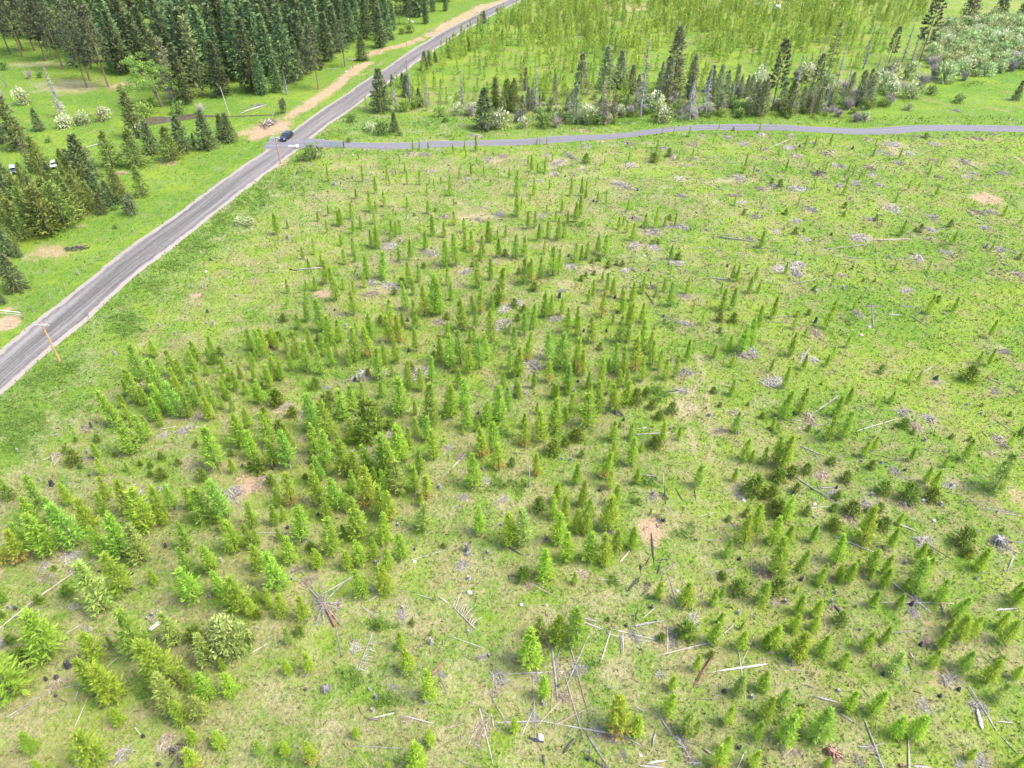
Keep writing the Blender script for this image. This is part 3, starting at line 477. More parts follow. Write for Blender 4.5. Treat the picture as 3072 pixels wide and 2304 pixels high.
# big conifers beyond the road: base u, base v, tip v, kind
# F forest conifer, P tall pine on a bare trunk, C cedar, O olive bush cedar, K dark spruce, S dead snag, B browning tree
BIG = {
11: '400,530,-60P;195,490,-100P;460,520,-50P;545,600,-20P;750,750,120P;775,690,90P;935,745,40P;790,590,-50P;300,440,-140P;90,470,-120P;1250,620,110F;1050,600,-20F;1430,770,270C;1510,850,330B;1760,830,140B;1610,900,380F;1920,830,360F;2100,690,0F;2190,790,180F;1310,560,60F;1620,640,20F;1820,700,60F;1150,540,-80F;2000,640,-60F;1480,640,-20F;1180,1180,780C;540,1010,570S;185,1290,830C;350,1130,940KW;40,1230,990K;1490,900,600S;1190,1430,1110OW;980,1440,1140O;1320,1320,1030K;1590,1310,990KW;1490,1380,1090OW;1800,1280,960KW;1680,1250,1150K;1990,1220,970K;1930,1190,980K;760,1560,1170KW;630,1490,1290K;600,1550,1300O;370,1480,1190O;1020,1680,1430O;1240,1690,1440O;280,1480,1200B;60,1590,1380KW;230,1640,1450O;440,1640,1480OW;560,1650,1500O;60,760,620S;30,860,640S',
21: '150,310,60OW;220,410,190O;570,300,-80OW;430,360,-60OW;660,240,-60O;810,150,-80O;890,190,20K;970,120,-100K;1150,200,40RW;1060,90,-200O;170,560,440K;80,540,260K;50,450,250OW;310,350,-40O;70,250,-120O;490,250,-120O;720,180,-140O;160,850,550KW;30,970,860KW;20,720,640K;350,180,-120K;230,200,-150O;600,120,-160O;850,60,-200KW;360,330,100O',
12: '1090,960,590K;1200,1140,970K;1480,960,650S;1600,900,780S;1780,920,590S;1980,1110,760KW;2070,930,670C;2170,960,690O;1410,900,760K;1270,750,620K;1310,830,640K;1330,880,500S;1210,960,650S;1460,600,440K;1500,560,440K;1550,540,450K;1180,740,640K;1970,200,90K;60,820,470F;190,800,500F;540,770,220P;770,580,180P;920,520,300K;1080,410,60F;1190,260,30F;1330,210,-20P;1470,210,-10F;1240,210,-40P;1530,100,-80F;240,980,860R;130,660,130F;290,720,60F;630,530,110F;480,560,40F;370,690,330F;820,360,-40F;960,330,-60F;700,450,40F;270,820,600S;420,640,100F;1140,350,-20F;1040,260,-120F;870,300,-120F;1640,90,-60F',
13: '20,960,690O;90,1050,830O;370,950,690B;550,1060,740O;810,1070,770B;930,760,430K;810,770,400K;590,830,470K;1030,810,560K;1090,780,640K;1260,800,620O;1330,860,470C;1390,780,220C;1290,720,530C;1540,840,470C;1710,790,560K;1780,830,560O;1850,800,600K;1800,970,830OW;2060,820,640K;2170,660,460B;2080,1000,700O;2150,1000,690O;270,870,790K;200,960,540S;1110,1010,330S;1530,1030,690SW;1670,980,520S;1460,1040,960SW;780,1060,640S;1590,1000,740S;880,1000,820O;1060,980,860O;150,900,780B;1440,900,780O',
14: '110,950,700O;30,960,340P;190,1000,460S;170,1000,700O;280,960,740O;400,800,470P;520,620,200B;450,560,290S;600,700,350S;820,600,190S;700,690,520S;760,930,610C;860,940,640B;440,940,760O;1040,560,230P;1010,580,400S;1310,530,-110P;1160,540,200S;1230,560,220S;1290,520,330B;480,990,680S;1730,170,-140KW;1990,160,-120K;2190,170,-80K;2140,860,690K;930,650,480S;640,900,740S;340,930,700O;560,960,800B'}

# shrubs: u, v of base, width in crop pixels, kind: w sage willow, b cream blossom, g green, t bare twigs, y lime
SHRUBS = {
11: '190,910,140b;570,1120,150b;740,1090,130b;890,1050,140b;660,1080,70t;1230,970,110g;1310,930,90g;1250,1010,170y;1200,1030,100y;1550,1000,140g;1730,990,110t;1030,780,70g;250,690,90t;350,680,60g;420,1240,60g;30,610,80g',
12: '990,1140,100b;1600,1020,130y;1745,1000,110b;1860,990,110b;2130,1110,170b;1290,970,120y;500,1390,170g;400,1400,110y;1420,930,120y;820,1060,90g;800,1240,50g;1260,300,60g;1320,290,90g;1180,350,60g;1380,940,100g;1850,1010,120t;1640,1060,70g;1240,1180,60g;2000,1130,90t;1090,1170,150g',
13: '390,1110,140t;1240,970,180b;1310,1070,150b;960,910,150y;710,870,80y;100,1110,110b;660,1050,160b;1960,860,170t;260,1110,170g;1030,1010,110t;2130,770,170b;930,1020,100t;1180,900,110t;1400,880,120t;1140,960,130g;500,970,110t;830,1060,80b;1000,940,110g;860,980,120t;1750,900,110g;1900,930,110g;580,1050,90g;1450,960,90g;2000,980,120g',
14: '330,720,180b;500,790,200w;560,870,160w;650,820,160t;980,800,190b;1090,840,150b;1260,870,160b;1070,720,180w;1210,690,190w;820,890,90b;880,820,160t;1340,760,160t;1550,710,220w;1450,690,180t;840,1050,110w;1220,960,80w;770,1060,130t;1050,920,130t;700,960,150t;360,930,160t;600,960,140g;1660,650,150w;1700,700,110t;900,930,90g;760,860,120t;210,940,120t;480,860,120t;250,700,110t;1150,800,110t;1000,700,140w;1420,830,110g;1660,900,90g',
21: '2160,300,90b;2070,290,90b;1000,330,50g;990,170,60g;40,560,50t;130,430,60w'}
# the willow thicket's outline
THICKET = [(1330, 600), (1380, 480), (1500, 330), (1560, 200), (1750, 200), (1900, 170), (2212, 190), (2400, 200), (2500, 600), (2212, 610), (2080, 640), (1950, 640), (1800, 660), (1600, 620)]
# ------------------------------------------------------------------ roads: their edges as seen, brought down to the ground
LEFT_E = [(-420, 1420), (0, 1059), (108, 968), (194, 906), (257, 850), (347, 774), (458, 691), (597, 586), (768, 462), (883, 385),
          (962, 333), (1056, 271), (1129, 226), (1219, 160), (1324, 94), (1428, 42), (1528, 0), (1610, -34)]
RIGHT_E = [(-420, 1560), (0, 1190), (56, 1145), (139, 1062), (243, 982), (333, 899), (417, 826), (479, 781), (590, 694), (715, 583),
           (768, 538), (837, 493), (890, 448), (948, 396), (1021, 351), (1108, 302), (1174, 250), (1268, 174), (1358, 111),
           (1445, 69), (1520, 24), (1640, -26)]
def smooth_x(E, Y):
    P = np.array([G(*p) for p in E])
    P = P[np.argsort(P[:, 1])]
    w = np.where((P[:, 1] < 60) | (P[:, 1] > 420), 0.3, 1.0)
    return np.polyval(np.polyfit((P[:, 1] - 200) / 200, P[:, 0], 4, w=w), (Y - 200) / 200)
RY = np.arange(40.0, 430.0, 1.5)
RXL = smooth_x(LEFT_E, RY)
RXR = smooth_x(RIGHT_E, RY)
# straight on beyond the picture, both ways
sl0 = (RXL[20] - RXL[0]) / 30.0; sl1 = (RXL[-1] - RXL[-21]) / 30.0
ext0 = np.arange(-160.0, 40.0, 10.0); ext1 = np.arange(440.0, 1500.0, 20.0)
RXL = np.concatenate([RXL[0] + (ext0 - 40) * sl0, RXL, RXL[-1] + (ext1 - RY[-1]) * sl1])
RXR = np.concatenate([RXR[0] + (ext0 - 40) * sl0, RXR, RXR[-1] + (ext1 - RY[-1]) * sl1])
RY = np.concatenate([ext0, RY, ext1])
def road_l(y): return np.interp(y, RY, RXL)
def road_r(y): return np.interp(y, RY, RXR)

SIDE_T = [(880, 412), (955, 419), (1032, 429), (1115, 431), (1254, 427), (1428, 424), (1536, 417), (1675, 408), (1848, 399), (1987, 385),
          (2126, 373), (2230, 372), (2373, 378), (2547, 384), (2634, 384), (2738, 375), (2894, 373), (3072, 380), (3300, 388)]
SIDE_B = [(880, 446), (976, 443), (1115, 448), (1254, 448), (1428, 439), (1536, 434), (1710, 425), (1848, 415), (1987, 399), (2126, 391),
          (2300, 392), (2478, 400), (2616, 403), (2721, 398), (2860, 391), (3072, 396), (3300, 405)]
SX = np.arange(-72.0, 190.0, 1.5)
def smooth_y(E):
    P = np.array([G(*p) for p in E]); P = P[np.argsort(P[:, 0])]
    Y = np.interp(SX, P[:, 0], P[:, 1])
    k = np.ones(9) / 9
    Yp = np.concatenate([Y[:1].repeat(4), Y, Y[-1:].repeat(4)])
    return np.convolve(Yp, k, 'valid')
SYT, SYB = smooth_y(SIDE_T), smooth_y(SIDE_B)
def side_t(x): return np.interp(x, SX, SYT)
def side_b(x): return np.interp(x, SX, SYB)

# ------------------------------------------------------------------ what grows where: bare soil, lush growth, straw
def ell(rc, u, v, ru, rv, a):
    x, y = GC(rc, u, v)
    x0, _ = GC(rc, u - ru, v); x1, _ = GC(rc, u + ru, v)
    _, y0 = GC(rc, u, v + rv); _, y1 = GC(rc, u, v - rv)
    return x, y, max((x1 - x0) / 2, .4), max((y1 - y0) / 2, .4), a
DIRT = [ell(*e) for e in [
    (33, 1190, 1260, 130, 170, .9), (31, 2130, 880, 190, 110, .85), (31, 10, 1620, 60, 60, .9), (24, 1900, 60, 140, 55, 1.0), (22, 580, 880, 100, 45, 1.0),
    (21, 470, 520, 230, 90, .75), (21, 60, 1140, 120, 75, 1.1), (21, 700, 290, 60, 25, .7), (21, 60, 1020, 60, 25, .9), (21, 900, 240, 120, 20, .5),
    (12, 130, 1100, 190, 75, 1.1), (12, 20, 1150, 90, 60, 1.0),     (11, 1060, 730, 130, 50, .75), (11, 640, 770, 180, 40, .55), (11, 2150, 1140, 120, 40, .8), (11, 1450, 1400, 130, 30, .7), (11, 1050, 1490, 70, 25, .8), (11, 740, 1590, 80, 20, .8),
    (21, 1690, 895, 70, 25, .9), (44, 1460, 890, 190, 120, .8), (44, 950, 760, 90, 80, .7), (44, 1450, 450, 140, 90, .45), (34, 1680, 770, 90, 70, .6), (34, 2150, 1000, 130, 120, .55),
    (34, 1010, 480, 60, 40, .6), (33, 700, 230, 150, 120, .4), (33, 150, 100, 60, 40, .6), (32, 200, 130, 120, 60, .45), (32, 1660, 350, 60, 30, .5), (32, 40, 1000, 90, 120, .5),
    (22, 1500, 1350, 100, 80, .4), (22, 620, 1640, 140, 60, .5), (23, 750, 1400, 140, 120, .4), (23, 300, 1150, 110, 50, .5), (43, 950, 1440, 110, 80, .6), (43, 1260, 600, 60, 90, .35),
    (42, 330, 1350, 140, 60, .3), (41, 1420, 1420, 100, 50, .4), (13, 900, 60, 420, 70, .55), (13, 1600, 60, 400, 60, .5), (13, 400, 110, 300, 60, .4), (14, 200, 20, 300, 20, .6), (14, 530, 35, 70, 18, .9),
    (14, 2200, 1400, 25, 120, .8), (14, 1100, 1300, 120, 60, .35), (12, 230, 1400, 60, 50, .9), (12, 620, 1290, 120, 18, .7), (13, 630, 1130, 50, 20, .9), (13, 770, 1215, 80, 18, .7)]]
STRAW = [ell(*e) for e in [
    (33, 1500, 200, 120, 90, .8), (31, 1650, 700, 200, 110, .5), (31, 300, 900, 200, 100, .35), (32, 1600, 720, 180, 120, .4), (32, 1850, 950, 200, 150, .4), (42, 1300, 330, 220, 150, .45),
    (42, 500, 1300, 500, 120, .35), (43, 900, 830, 350, 260, .5), (43, 500, 1050, 220, 150, .5), (43, 450, 750, 220, 80, .4), (22, 1250, 560, 260, 90, .45), (22, 1900, 220, 260, 60, .5),
    (22, 1100, 850, 200, 70, .5), (23, 1200, 350, 140, 40, .7), (23, 1080, 470, 80, 40, .7), (23, 700, 680, 180, 50, .6), (23, 450, 790, 160, 40, .5), (23, 350, 470, 260, 50, .4), (23, 250, 1350, 120, 180, .5),
    (12, 1400, 1330, 130, 30, .5), (12, 2050, 1380, 150, 40, .5), (13, 400, 1390, 110, 40, .7), (13, 1020, 1430, 90, 25, .7), (13, 930, 1590, 80, 45, .6), (13, 1830, 1560, 120, 40, .5),
    (24, 830, 390, 130, 40, .6), (24, 1030, 120, 130, 60, .5), (14, 1150, 1270, 180, 80, .5), (14, 1720, 1400, 200, 60, .4), (34, 900, 1060, 260, 60, .5), (41, 300, 1500, 400, 160, .35), (41, 1100, 1430, 300, 120, .3),
    (44, 600, 200, 160, 90, .35), (11, 600, 740, 300, 60, .5), (11, 300, 560, 260, 30, .4), (24, 250, 690, 220, 70, .4)]]
LUSH = [ell(*e) for e in [
    (31, 180, 420, 280, 220, .9), (31, 500, 120, 300, 120, .4), (21, 1050, 1130, 200, 130, .8), (21, 1500, 600, 300, 200, .6), (21, 1850, 300, 260, 200, .7), (21, 600, 1600, 260, 120, .6),
    (22, 60, 100, 160, 150, .7), (12, 300, 1550, 260, 90, .6), (12, 1000, 1090, 300, 110, .9), (12, 1500, 1060, 300, 70, .8), (33, 1250, 100, 140, 70, .6), (32, 2050, 420, 170, 110, .6),
    (33, 1150, 800, 200, 130, .4), (33, 2000, 100, 260, 160, .35), (24, 1100, 1000, 700, 200, .3), (34, 500, 250, 500, 220, .35), (13, 1100, 1050, 1100, 40, .8), (14, 1700, 800, 500, 120, .4),
    (14, 2050, 650, 250, 80, .8), (14, 1000, 900, 200, 90, .6), (14, 400, 1030, 450, 30, .5), (22, 1800, 300, 120, 60, .3), (43, 1000, 150, 200, 100, .3), (42, 1000, 950, 250, 150, .45), (41, 500, 1200, 140, 80, .3),
    (11, 700, 860, 350, 80, .7), (11, 200, 590, 250, 60, .5), (11, 1900, 850, 300, 60, .6), (32, 1800, 700, 300, 200, .25)]]
TRACKS = [[GC(23, 1590, 1400), GC(23, 1650, 1600), GC(33, 1480, 190), GC(33, 1530, 330), GC(33, 1590, 600)],
          [GC(33, 1690, 40), GC(33, 1700, 250), GC(33, 1720, 480), GC(33, 1690, 700)],
          [GC(33, 1420, 1400), GC(43, 1390, 90), GC(43, 1300, 320), GC(43, 1270, 560)],
          [GC(43, 1470, 260), GC(43, 1460, 560), GC(43, 1500, 860)]]
for _rc, _s in HEAPS.items():       # litter and flattened straw round every heap
    for _t in _s.split(';'):
        _u, _v, _w = _t.split(','); _w = float(_w.rstrip('bB'))
        _x, _y = GC(_rc, float(_u), float(_v))
        STRAW.append((_x + .4 * math.sin(float(_u)), _y, _w * .6, _w * .75, .5))
        if int(float(_u)) % 3 == 0: DIRT.append((_x + .3, _y, _w * .45, _w * .5, .36))
SOIL = [([(12, 290, 1010), (12, 420, 930), (12, 560, 835), (12, 690, 745), (12, 800, 655), (12, 900, 575), (12, 960, 550)], 3.2, .88), ([(12, 960, 480), (12, 1080, 435), (12, 1250, 405), (12, 1420, 340)], 3.4, .78),
        ([(12, 1500, 310), (12, 1750, 170), (12, 1950, 60), (12, 2150, 5)], 4.5, .85), ([(12, 720, 690), (12, 900, 660), (12, 1000, 600), (12, 1100, 520)], 2.0, .5)]
SOIL = [([GC(*p) for p in a], w, k) for a, w, k in SOIL]
def zones(x, y):
    """(bare soil, lush, straw) between 0 and 1 at ground points"""
    x = np.asarray(x, float); y = np.asarray(y, float)
    d = np.zeros_like(x); l = np.zeros_like(x); s = np.zeros_like(x)
    for arr, lst in ((d, DIRT), (l, LUSH), (s, STRAW)):
        for (ex, ey, rx, ry, a) in lst:
            q = np.sqrt(((x - ex) / rx) ** 2 + ((y - ey) / ry) ** 2)
            np.maximum(arr, a * np.clip((1.6 - q) / 1.2, 0, 1), out=arr)
    rl, rr = road_l(y), road_r(y)
    left = x < rl
    l[left] = np.maximum(l[left], 0.34)
    dr = x - rr
    strip = (~left) & (dr < 16)
    l[strip] = np.maximum(l[strip], 0.55 * np.clip(1.1 - dr[strip] / 16, 0, 1))
    yb, yt = side_b(x), side_t(x)
    near_side = (~left) & (y > yb - 5) & (y < yt + 14)
    l[near_side] = np.maximum(l[near_side], 0.4)
    f = ~left
    base = np.where(y < 95, 0.34 - 0.001 * np.clip(y - 40, 0, 60), 0.24) - 0.10 * np.clip((x - 20) / 60, 0, 1)
    base = np.where(y > 260, 0.06 + 0.16 * np.clip((y - 320) / 70, 0, 1), base)
    base = base + 0.06 * np.clip(1 - np.abs(y - 175) / 60, 0, 1)
    s = np.where(f, np.maximum(s, base), s * 0.9 + 0.12)
    for pl, w, k in SOIL:
        P = np.array(pl)
        for a, b in zip(P[:-1], P[1:]):
            ab = b - a
            t = np.clip(((x - a[0]) * ab[0] + (y - a[1]) * ab[1]) / (ab @ ab), 0, 1)
            q = np.hypot(x - a[0] - t * ab[0], y - a[1] - t * ab[1])
            d = np.maximum(d, k * np.clip((1.5 - q / w) / 1.1, 0, 1))
    for tr in TRACKS:
        P = np.array(tr)
        for a, b in zip(P[:-1], P[1:]):
            ab = b - a
            t = np.clip(((x - a[0]) * ab[0] + (y - a[1]) * ab[1]) / (ab @ ab), 0, 1)
            q = np.hypot(x - a[0] - t * ab[0], y - a[1] - t * ab[1])
            s = np.maximum(s, 0.48 * np.clip((1.0 - q) / 0.6, 0, 1))
    return np.stack([d, l, s], -1)

def grass_mat(name, tuft):
    m, nt = new_mat(name)
    pos = ND(nt, 'ShaderNodeNewGeometry').outputs['Position']
    z = ND(nt, 'ShaderNodeSeparateXYZ', {0: attr(nt, 'zones', 'Vector')})
    dz, lz, sz = z.outputs[0], z.outputs[1], z.outputs[2]
    big = noise(nt, pos, 0.045, 4.0, 0.65)
    med = noise(nt, pos, 0.22, 5.0, 0.62, 0.4)
    mid = noise(nt, pos, 0.75, 5.0, 0.65, 0.6)
    fine = noise(nt, pos, 2.4, 4.0, 0.7)
    vf = noise(nt, pos, 8.0, 3.0, 0.7)
    c = mixc(nt, ramp(nt, mid, 0.38, 0.62), (0.080, 0.161, 0.017), (0.158, 0.239, 0.031))
    c = mixc(nt, ramp(nt, big, 0.42, 0.62, 0.0, 0.65), c, (0.209, 0.274, 0.033))
    c = mixc(nt, ramp(nt, mth(nt, 'ADD', med, mth(nt, 'MULTIPLY', lz, 0.45)), 0.58, 0.85), c, (0.109, 0.196, 0.028))
    # last year's brown thatch in broad patches
    th = mth(nt, 'ADD', noise(nt, pos, 0.16, 5.0, 0.7, 0.6), mth(nt, 'MULTIPLY', mth(nt, 'SUBTRACT', sz, lz), 0.22))
    c = mixc(nt, ramp(nt, th, 0.49, 0.68, 0.0, 0.6), c, (0.235, 0.196, 0.096))
    # leafy low plants in darker clumps
    cl = mth(nt, 'ADD', mid, mth(nt, 'MULTIPLY', lz, 0.08))
    c = mixc(nt, ramp(nt, cl, 0.565, 0.64, 0.0, 0.7), c, (0.061, 0.157, 0.016))
    # dry straw showing through
    sf = mth(nt, 'ADD', mth(nt, 'ADD', mth(nt, 'MULTIPLY', fine, 0.45), mth(nt, 'MULTIPLY', med, 0.45)), mth(nt, 'MULTIPLY', sz, 0.42))
    c = mixc(nt, ramp(nt, sf, 0.52, 0.74, 0.0, 0.85), c, mixc(nt, vf, (0.226, 0.196, 0.087), (0.409, 0.357, 0.213)))
    # bare soil and needle litter
    df = mth(nt, 'ADD', dz, mth(nt, 'MULTIPLY', mth(nt, 'SUBTRACT', mth(nt, 'ADD', mth(nt, 'MULTIPLY', med, 0.5), mth(nt, 'ADD', mth(nt, 'MULTIPLY', mid, 0.25), mth(nt, 'MULTIPLY', fine, 0.25))), 0.5), 2.6))
    soil = mixc(nt, med, (0.27, 0.145, 0.08), (0.40, 0.245, 0.145))
    c = mixc(nt, ramp(nt, df, 0.34, 0.95, 0.0, 0.9), c, mixc(nt, ramp(nt, vf, 0.4, 0.65), soil, (0.452, 0.348, 0.252)))
    # small dark gaps and small pale chips
    c = mixc(nt, ramp(nt, noise(nt, pos, 4.3, 3.0, 0.7), 0.60, 0.70, 0.0, 0.22), c, (0.044, 0.087, 0.013))
    c = mixc(nt, ramp(nt, noise(nt, pos, 5.7, 2.0, 0.6), 0.66, 0.72, 0.0, 0.6), c, (0.400, 0.365, 0.235))
    if tuft:
        t = attr(nt, 'tint', 'Fac')
        c = mixc(nt, 1.0, c, ND(nt, 'ShaderNodeCombineColor', {0: t, 1: t, 2: t}).outputs[0], 'MULTIPLY')
        nrm = ND(nt, 'ShaderNodeNewGeometry').outputs['Normal']
        up = ND(nt, 'ShaderNodeVectorMath', {0: nrm, 1: (0.0, 0.0, 1.2)}, operation='ADD').outputs[0]
        up = ND(nt, 'ShaderNodeVectorMath', {0: up}, operation='NORMALIZE').outputs[0]
        p = ND(nt, 'ShaderNodeBsdfPrincipled', {'Base Color': c, 'Roughness': 0.7, 'Specular IOR Level': 0.15, 'Normal': up})
        tr = ND(nt, 'ShaderNodeBsdfTranslucent', {'Color': c})
        out(nt, ND(nt, 'ShaderNodeMixShader', {0: 0.35, 1: p.outputs[0], 2: tr.outputs[0]}).outputs[0])
    else:
        h = mth(nt, 'ADD', fine, mth(nt, 'MULTIPLY', mid, 1.5))
        bp = ND(nt, 'ShaderNodeBump', {'Strength': 0.9, 'Distance': 0.35, 'Height': h})
        p = ND(nt, 'ShaderNodeBsdfPrincipled', {'Base Color': c, 'Roughness': 0.9, 'Specular IOR Level': 0.1, 'Normal': bp.outputs[0]})
        out(nt, p.outputs[0])
    return m
M['grass'] = grass_mat('grassy_ground', False)
M['tuft'] = grass_mat('grass_tufts', True)

# the ground, one sheet out to the horizon
gx = np.concatenate([-np.geomspace(6000, 360, 16), np.arange(-340, 341, 1.1), np.geomspace(360, 6000, 16)])
gy = np.concatenate([-np.geomspace(2500, 12, 12), np.arange(0, 440, 1.1), np.geomspace(450, 8000, 18)])
XX, YY = np.meshgrid(gx, gy)
ZZ = terr(XX, YY) * np.exp(-np.maximum(0, np.hypot(XX, YY - 200) - 500) / 400)
nx, ny = len(gx), len(gy)
idx = np.arange(nx * ny).reshape(ny, nx)
GF = np.stack([idx[:-1, :-1], idx[:-1, 1:], idx[1:, 1:], idx[1:, :-1]], -1).reshape(-1, 4)
me = mesh_np('ground', np.stack([XX, YY, ZZ], -1).reshape(-1, 3), GF, M['grass'], zones=zones(XX.ravel(), YY.ravel()), smooth=True)
tag(link('ground', me), 'bright green logged-over field and meadow with straw and bare patches', 'ground', kind='structure')

# road surfaces
def road_mat(name, dark, light, edge, streak, eu):
    m, nt = new_mat(name)
    uv = ND(nt, 'ShaderNodeUVMap', uv_map='along').outputs[0]
    s = ND(nt, 'ShaderNodeSeparateXYZ', {0: uv})
    u, v = s.outputs[0], s.outputs[1]
    pos = ND(nt, 'ShaderNodeNewGeometry').outputs['Position']
    st = ND(nt, 'ShaderNodeCombineXYZ', {0: mth(nt, 'MULTIPLY', u, 26.0), 1: mth(nt, 'MULTIPLY', v, 0.035)}).outputs[0]
    n1 = noise(nt, st, 1.0, 4.0, 0.7, 0.3)
    st2 = ND(nt, 'ShaderNodeCombineXYZ', {0: mth(nt, 'MULTIPLY', u, 5.0), 1: mth(nt, 'MULTIPLY', v, 0.012)}).outputs[0]
    n2 = noise(nt, st2, 1.0, 3.0, 0.6, 0.5)
    n3 = noise(nt, pos, 1.8, 5.0, 0.7)
    f = mth(nt, 'ADD', mth(nt, 'MULTIPLY', n1, streak), mth(nt, 'ADD', mth(nt, 'MULTIPLY', n2, 0.45), mth(nt, 'MULTIPLY', n3, 0.25)))
    k = (streak + 0.7) / 2
    c = mixc(nt, ramp(nt, f, k - 0.13, k + 0.16), dark, light)
    # looser, paler gravel along both edges
    e = mth(nt, 'ABSOLUTE', mth(nt, 'SUBTRACT', u, 0.5))
    en = mth(nt, 'ADD', e, mth(nt, 'MULTIPLY', mth(nt, 'SUBTRACT', noise(nt, pos, 0.35, 4.0), 0.5), 0.16))
    c = mixc(nt, ramp(nt, en, eu, eu + 0.07, 0.0, 0.9), c, mixc(nt, n3, tuple(x * 0.8 for x in edge), edge))
    bp = ND(nt, 'ShaderNodeBump', {'Strength': 0.4, 'Distance': 0.05, 'Height': mth(nt, 'ADD', n3, n1)})
    p = ND(nt, 'ShaderNodeBsdfPrincipled', {'Base Color': c, 'Roughness': 0.9, 'Specular IOR Level': 0.15, 'Normal': bp.outputs[0]})
    out(nt, p.outputs[0])
    return m
M['road'] = road_mat('gravel_road', (0.088, 0.081, 0.073), (0.21, 0.195, 0.18), (0.31, 0.268, 0.225), 0.5, 0.34)
M['side'] = road_mat('fine_grey_gravel', (0.118, 0.114, 0.122), (0.185, 0.18, 0.19), (0.26, 0.245, 0.21), 0.25, 0.43)

def strip(name, A, B, mat, lift, jag, label, cross=10):
    """a sheet between two edge polylines, its rims a little ragged"""
    n = len(A)
    A = np.array(A, float); B = np.array(B, float)
    L = np.concatenate([[0], np.cumsum(np.hypot(*np.diff((A + B) / 2, axis=0).T))])
    w = (B - A) / np.linalg.norm(B - A, axis=1)[:, None]
    j = np.convolve(RNG.normal(0, jag, n + 4), np.ones(5) / 5 * 2.2, 'valid')
    j2 = np.convolve(RNG.normal(0, jag, n + 4), np.ones(5) / 5 * 2.2, 'valid')
    A = A - w * j[:, None]; B = B + w * j2[:, None]
    t = np.linspace(0, 1, cross + 1)
    P = A[:, None] * (1 - t)[None, :, None] + B[:, None] * t[None, :, None]
    Z = terr(P[..., 0], P[..., 1]) + lift + 0.10 * (1 - (2 * t - 1) ** 2)[None, :]
    V = np.concatenate([P, Z[..., None]], -1).reshape(-1, 3)
    ii = np.arange(n * (cross + 1)).reshape(n, cross + 1)
    F = np.stack([ii[:-1, :-1], ii[:-1, 1:], ii[1:, 1:], ii[1:, :-1]], -1).reshape(-1, 4)
    nrm = np.cross(V[F[0, 1]] - V[F[0, 0]], V[F[0, 2]] - V[F[0, 0]])
    if nrm[2] < 0: F = F[:, ::-1]
    me = mesh_np(name, V, F, mat, smooth=True)
    uvl = me.uv_layers.new(name='along')
    UV = np.stack([np.tile(t, n), np.repeat(L, cross + 1)], -1)
    uvl.data.foreach_set('uv', UV[F.ravel()].astype(np.float32).ravel())
    return tag(link(name, me), label, 'road', kind='structure')
strip('road', list(zip(RXL, RY)), list(zip(RXR, RY)), M['road'], 0.03, 0.22, 'wide grey gravel road running diagonally past the field')
strip('side_road', list(zip(SX, SYB)), list(zip(SX, SYT)), M['side'], 0.055, 0.12, 'narrow grey side road branching off the gravel road')

# the dark pond and the ditch that feeds it
def Z4(u, v): return G(360 + u / 6.9125, 280 + v / 6.9125)
top = [Z4(*p) for p in [(330, 590), (560, 505), (760, 480), (1000, 500), (1250, 470), (1500, 430), (1780, 450), (2000, 462), (2212, 468), (2600, 455), (3300, 440)]]
bot = [Z4(*p) for p in [(340, 650), (470, 690), (700, 655), (900, 620), (1150, 590), (1400, 560), (1700, 510), (1950, 490), (2212, 486), (2600, 472), (3300, 458)]]
mw, nt = new_mat('pond_water')
wp = ND(nt, 'ShaderNodeNewGeometry').outputs['Position']
wb = ND(nt, 'ShaderNodeBump', {'Strength': 0.15, 'Distance': 0.05, 'Height': noise(nt, wp, 1.5, 3.0)})
wc = mixc(nt, noise(nt, wp, 0.4, 4.0), (0.05, 0.045, 0.03), (0.13, 0.10, 0.07))
out(nt, ND(nt, 'ShaderNodeBsdfPrincipled', {'Base Color': wc, 'Roughness': 0.15, 'Specular IOR Level': 0.35, 'Normal': wb.outputs[0]}).outputs[0])
M['water'] = mw
n = len(top)
V = [(x, y, terr(x, y) + 0.04) for x, y in top + bot]
me = mesh_np('pond_water', V, [(i, i + n, i + n + 1, i + 1) for i in range(n - 1)], M['water'])
tag(link('pond_water', me), 'narrow brown pond and ditch across the left meadow', 'pond', kind='structure')
# ------------------------------------------------------------------ foliage from many small kite-shaped sprays
def unit(v): return v / np.maximum(np.linalg.norm(v, axis=-1, keepdims=True), 1e-6)

def kites(rng, C, D, ln, wd, T):
    """one kite per row: base C, direction D, length, width"""
    n = len(C)
    D = unit(D)
    sd = unit(np.cross(D, rng.normal(0, 1, (n, 3))))
    ln = np.asarray(ln).reshape(-1, 1); wd = np.asarray(wd).reshape(-1, 1)
    mid = C + D * ln * 0.45
    V = np.stack([C, mid + sd * wd / 2, C + D * ln, mid - sd * wd / 2], 1).reshape(-1, 3)
    F = np.arange(4 * n).reshape(n, 4)
    return V, F, np.repeat(T, 4)

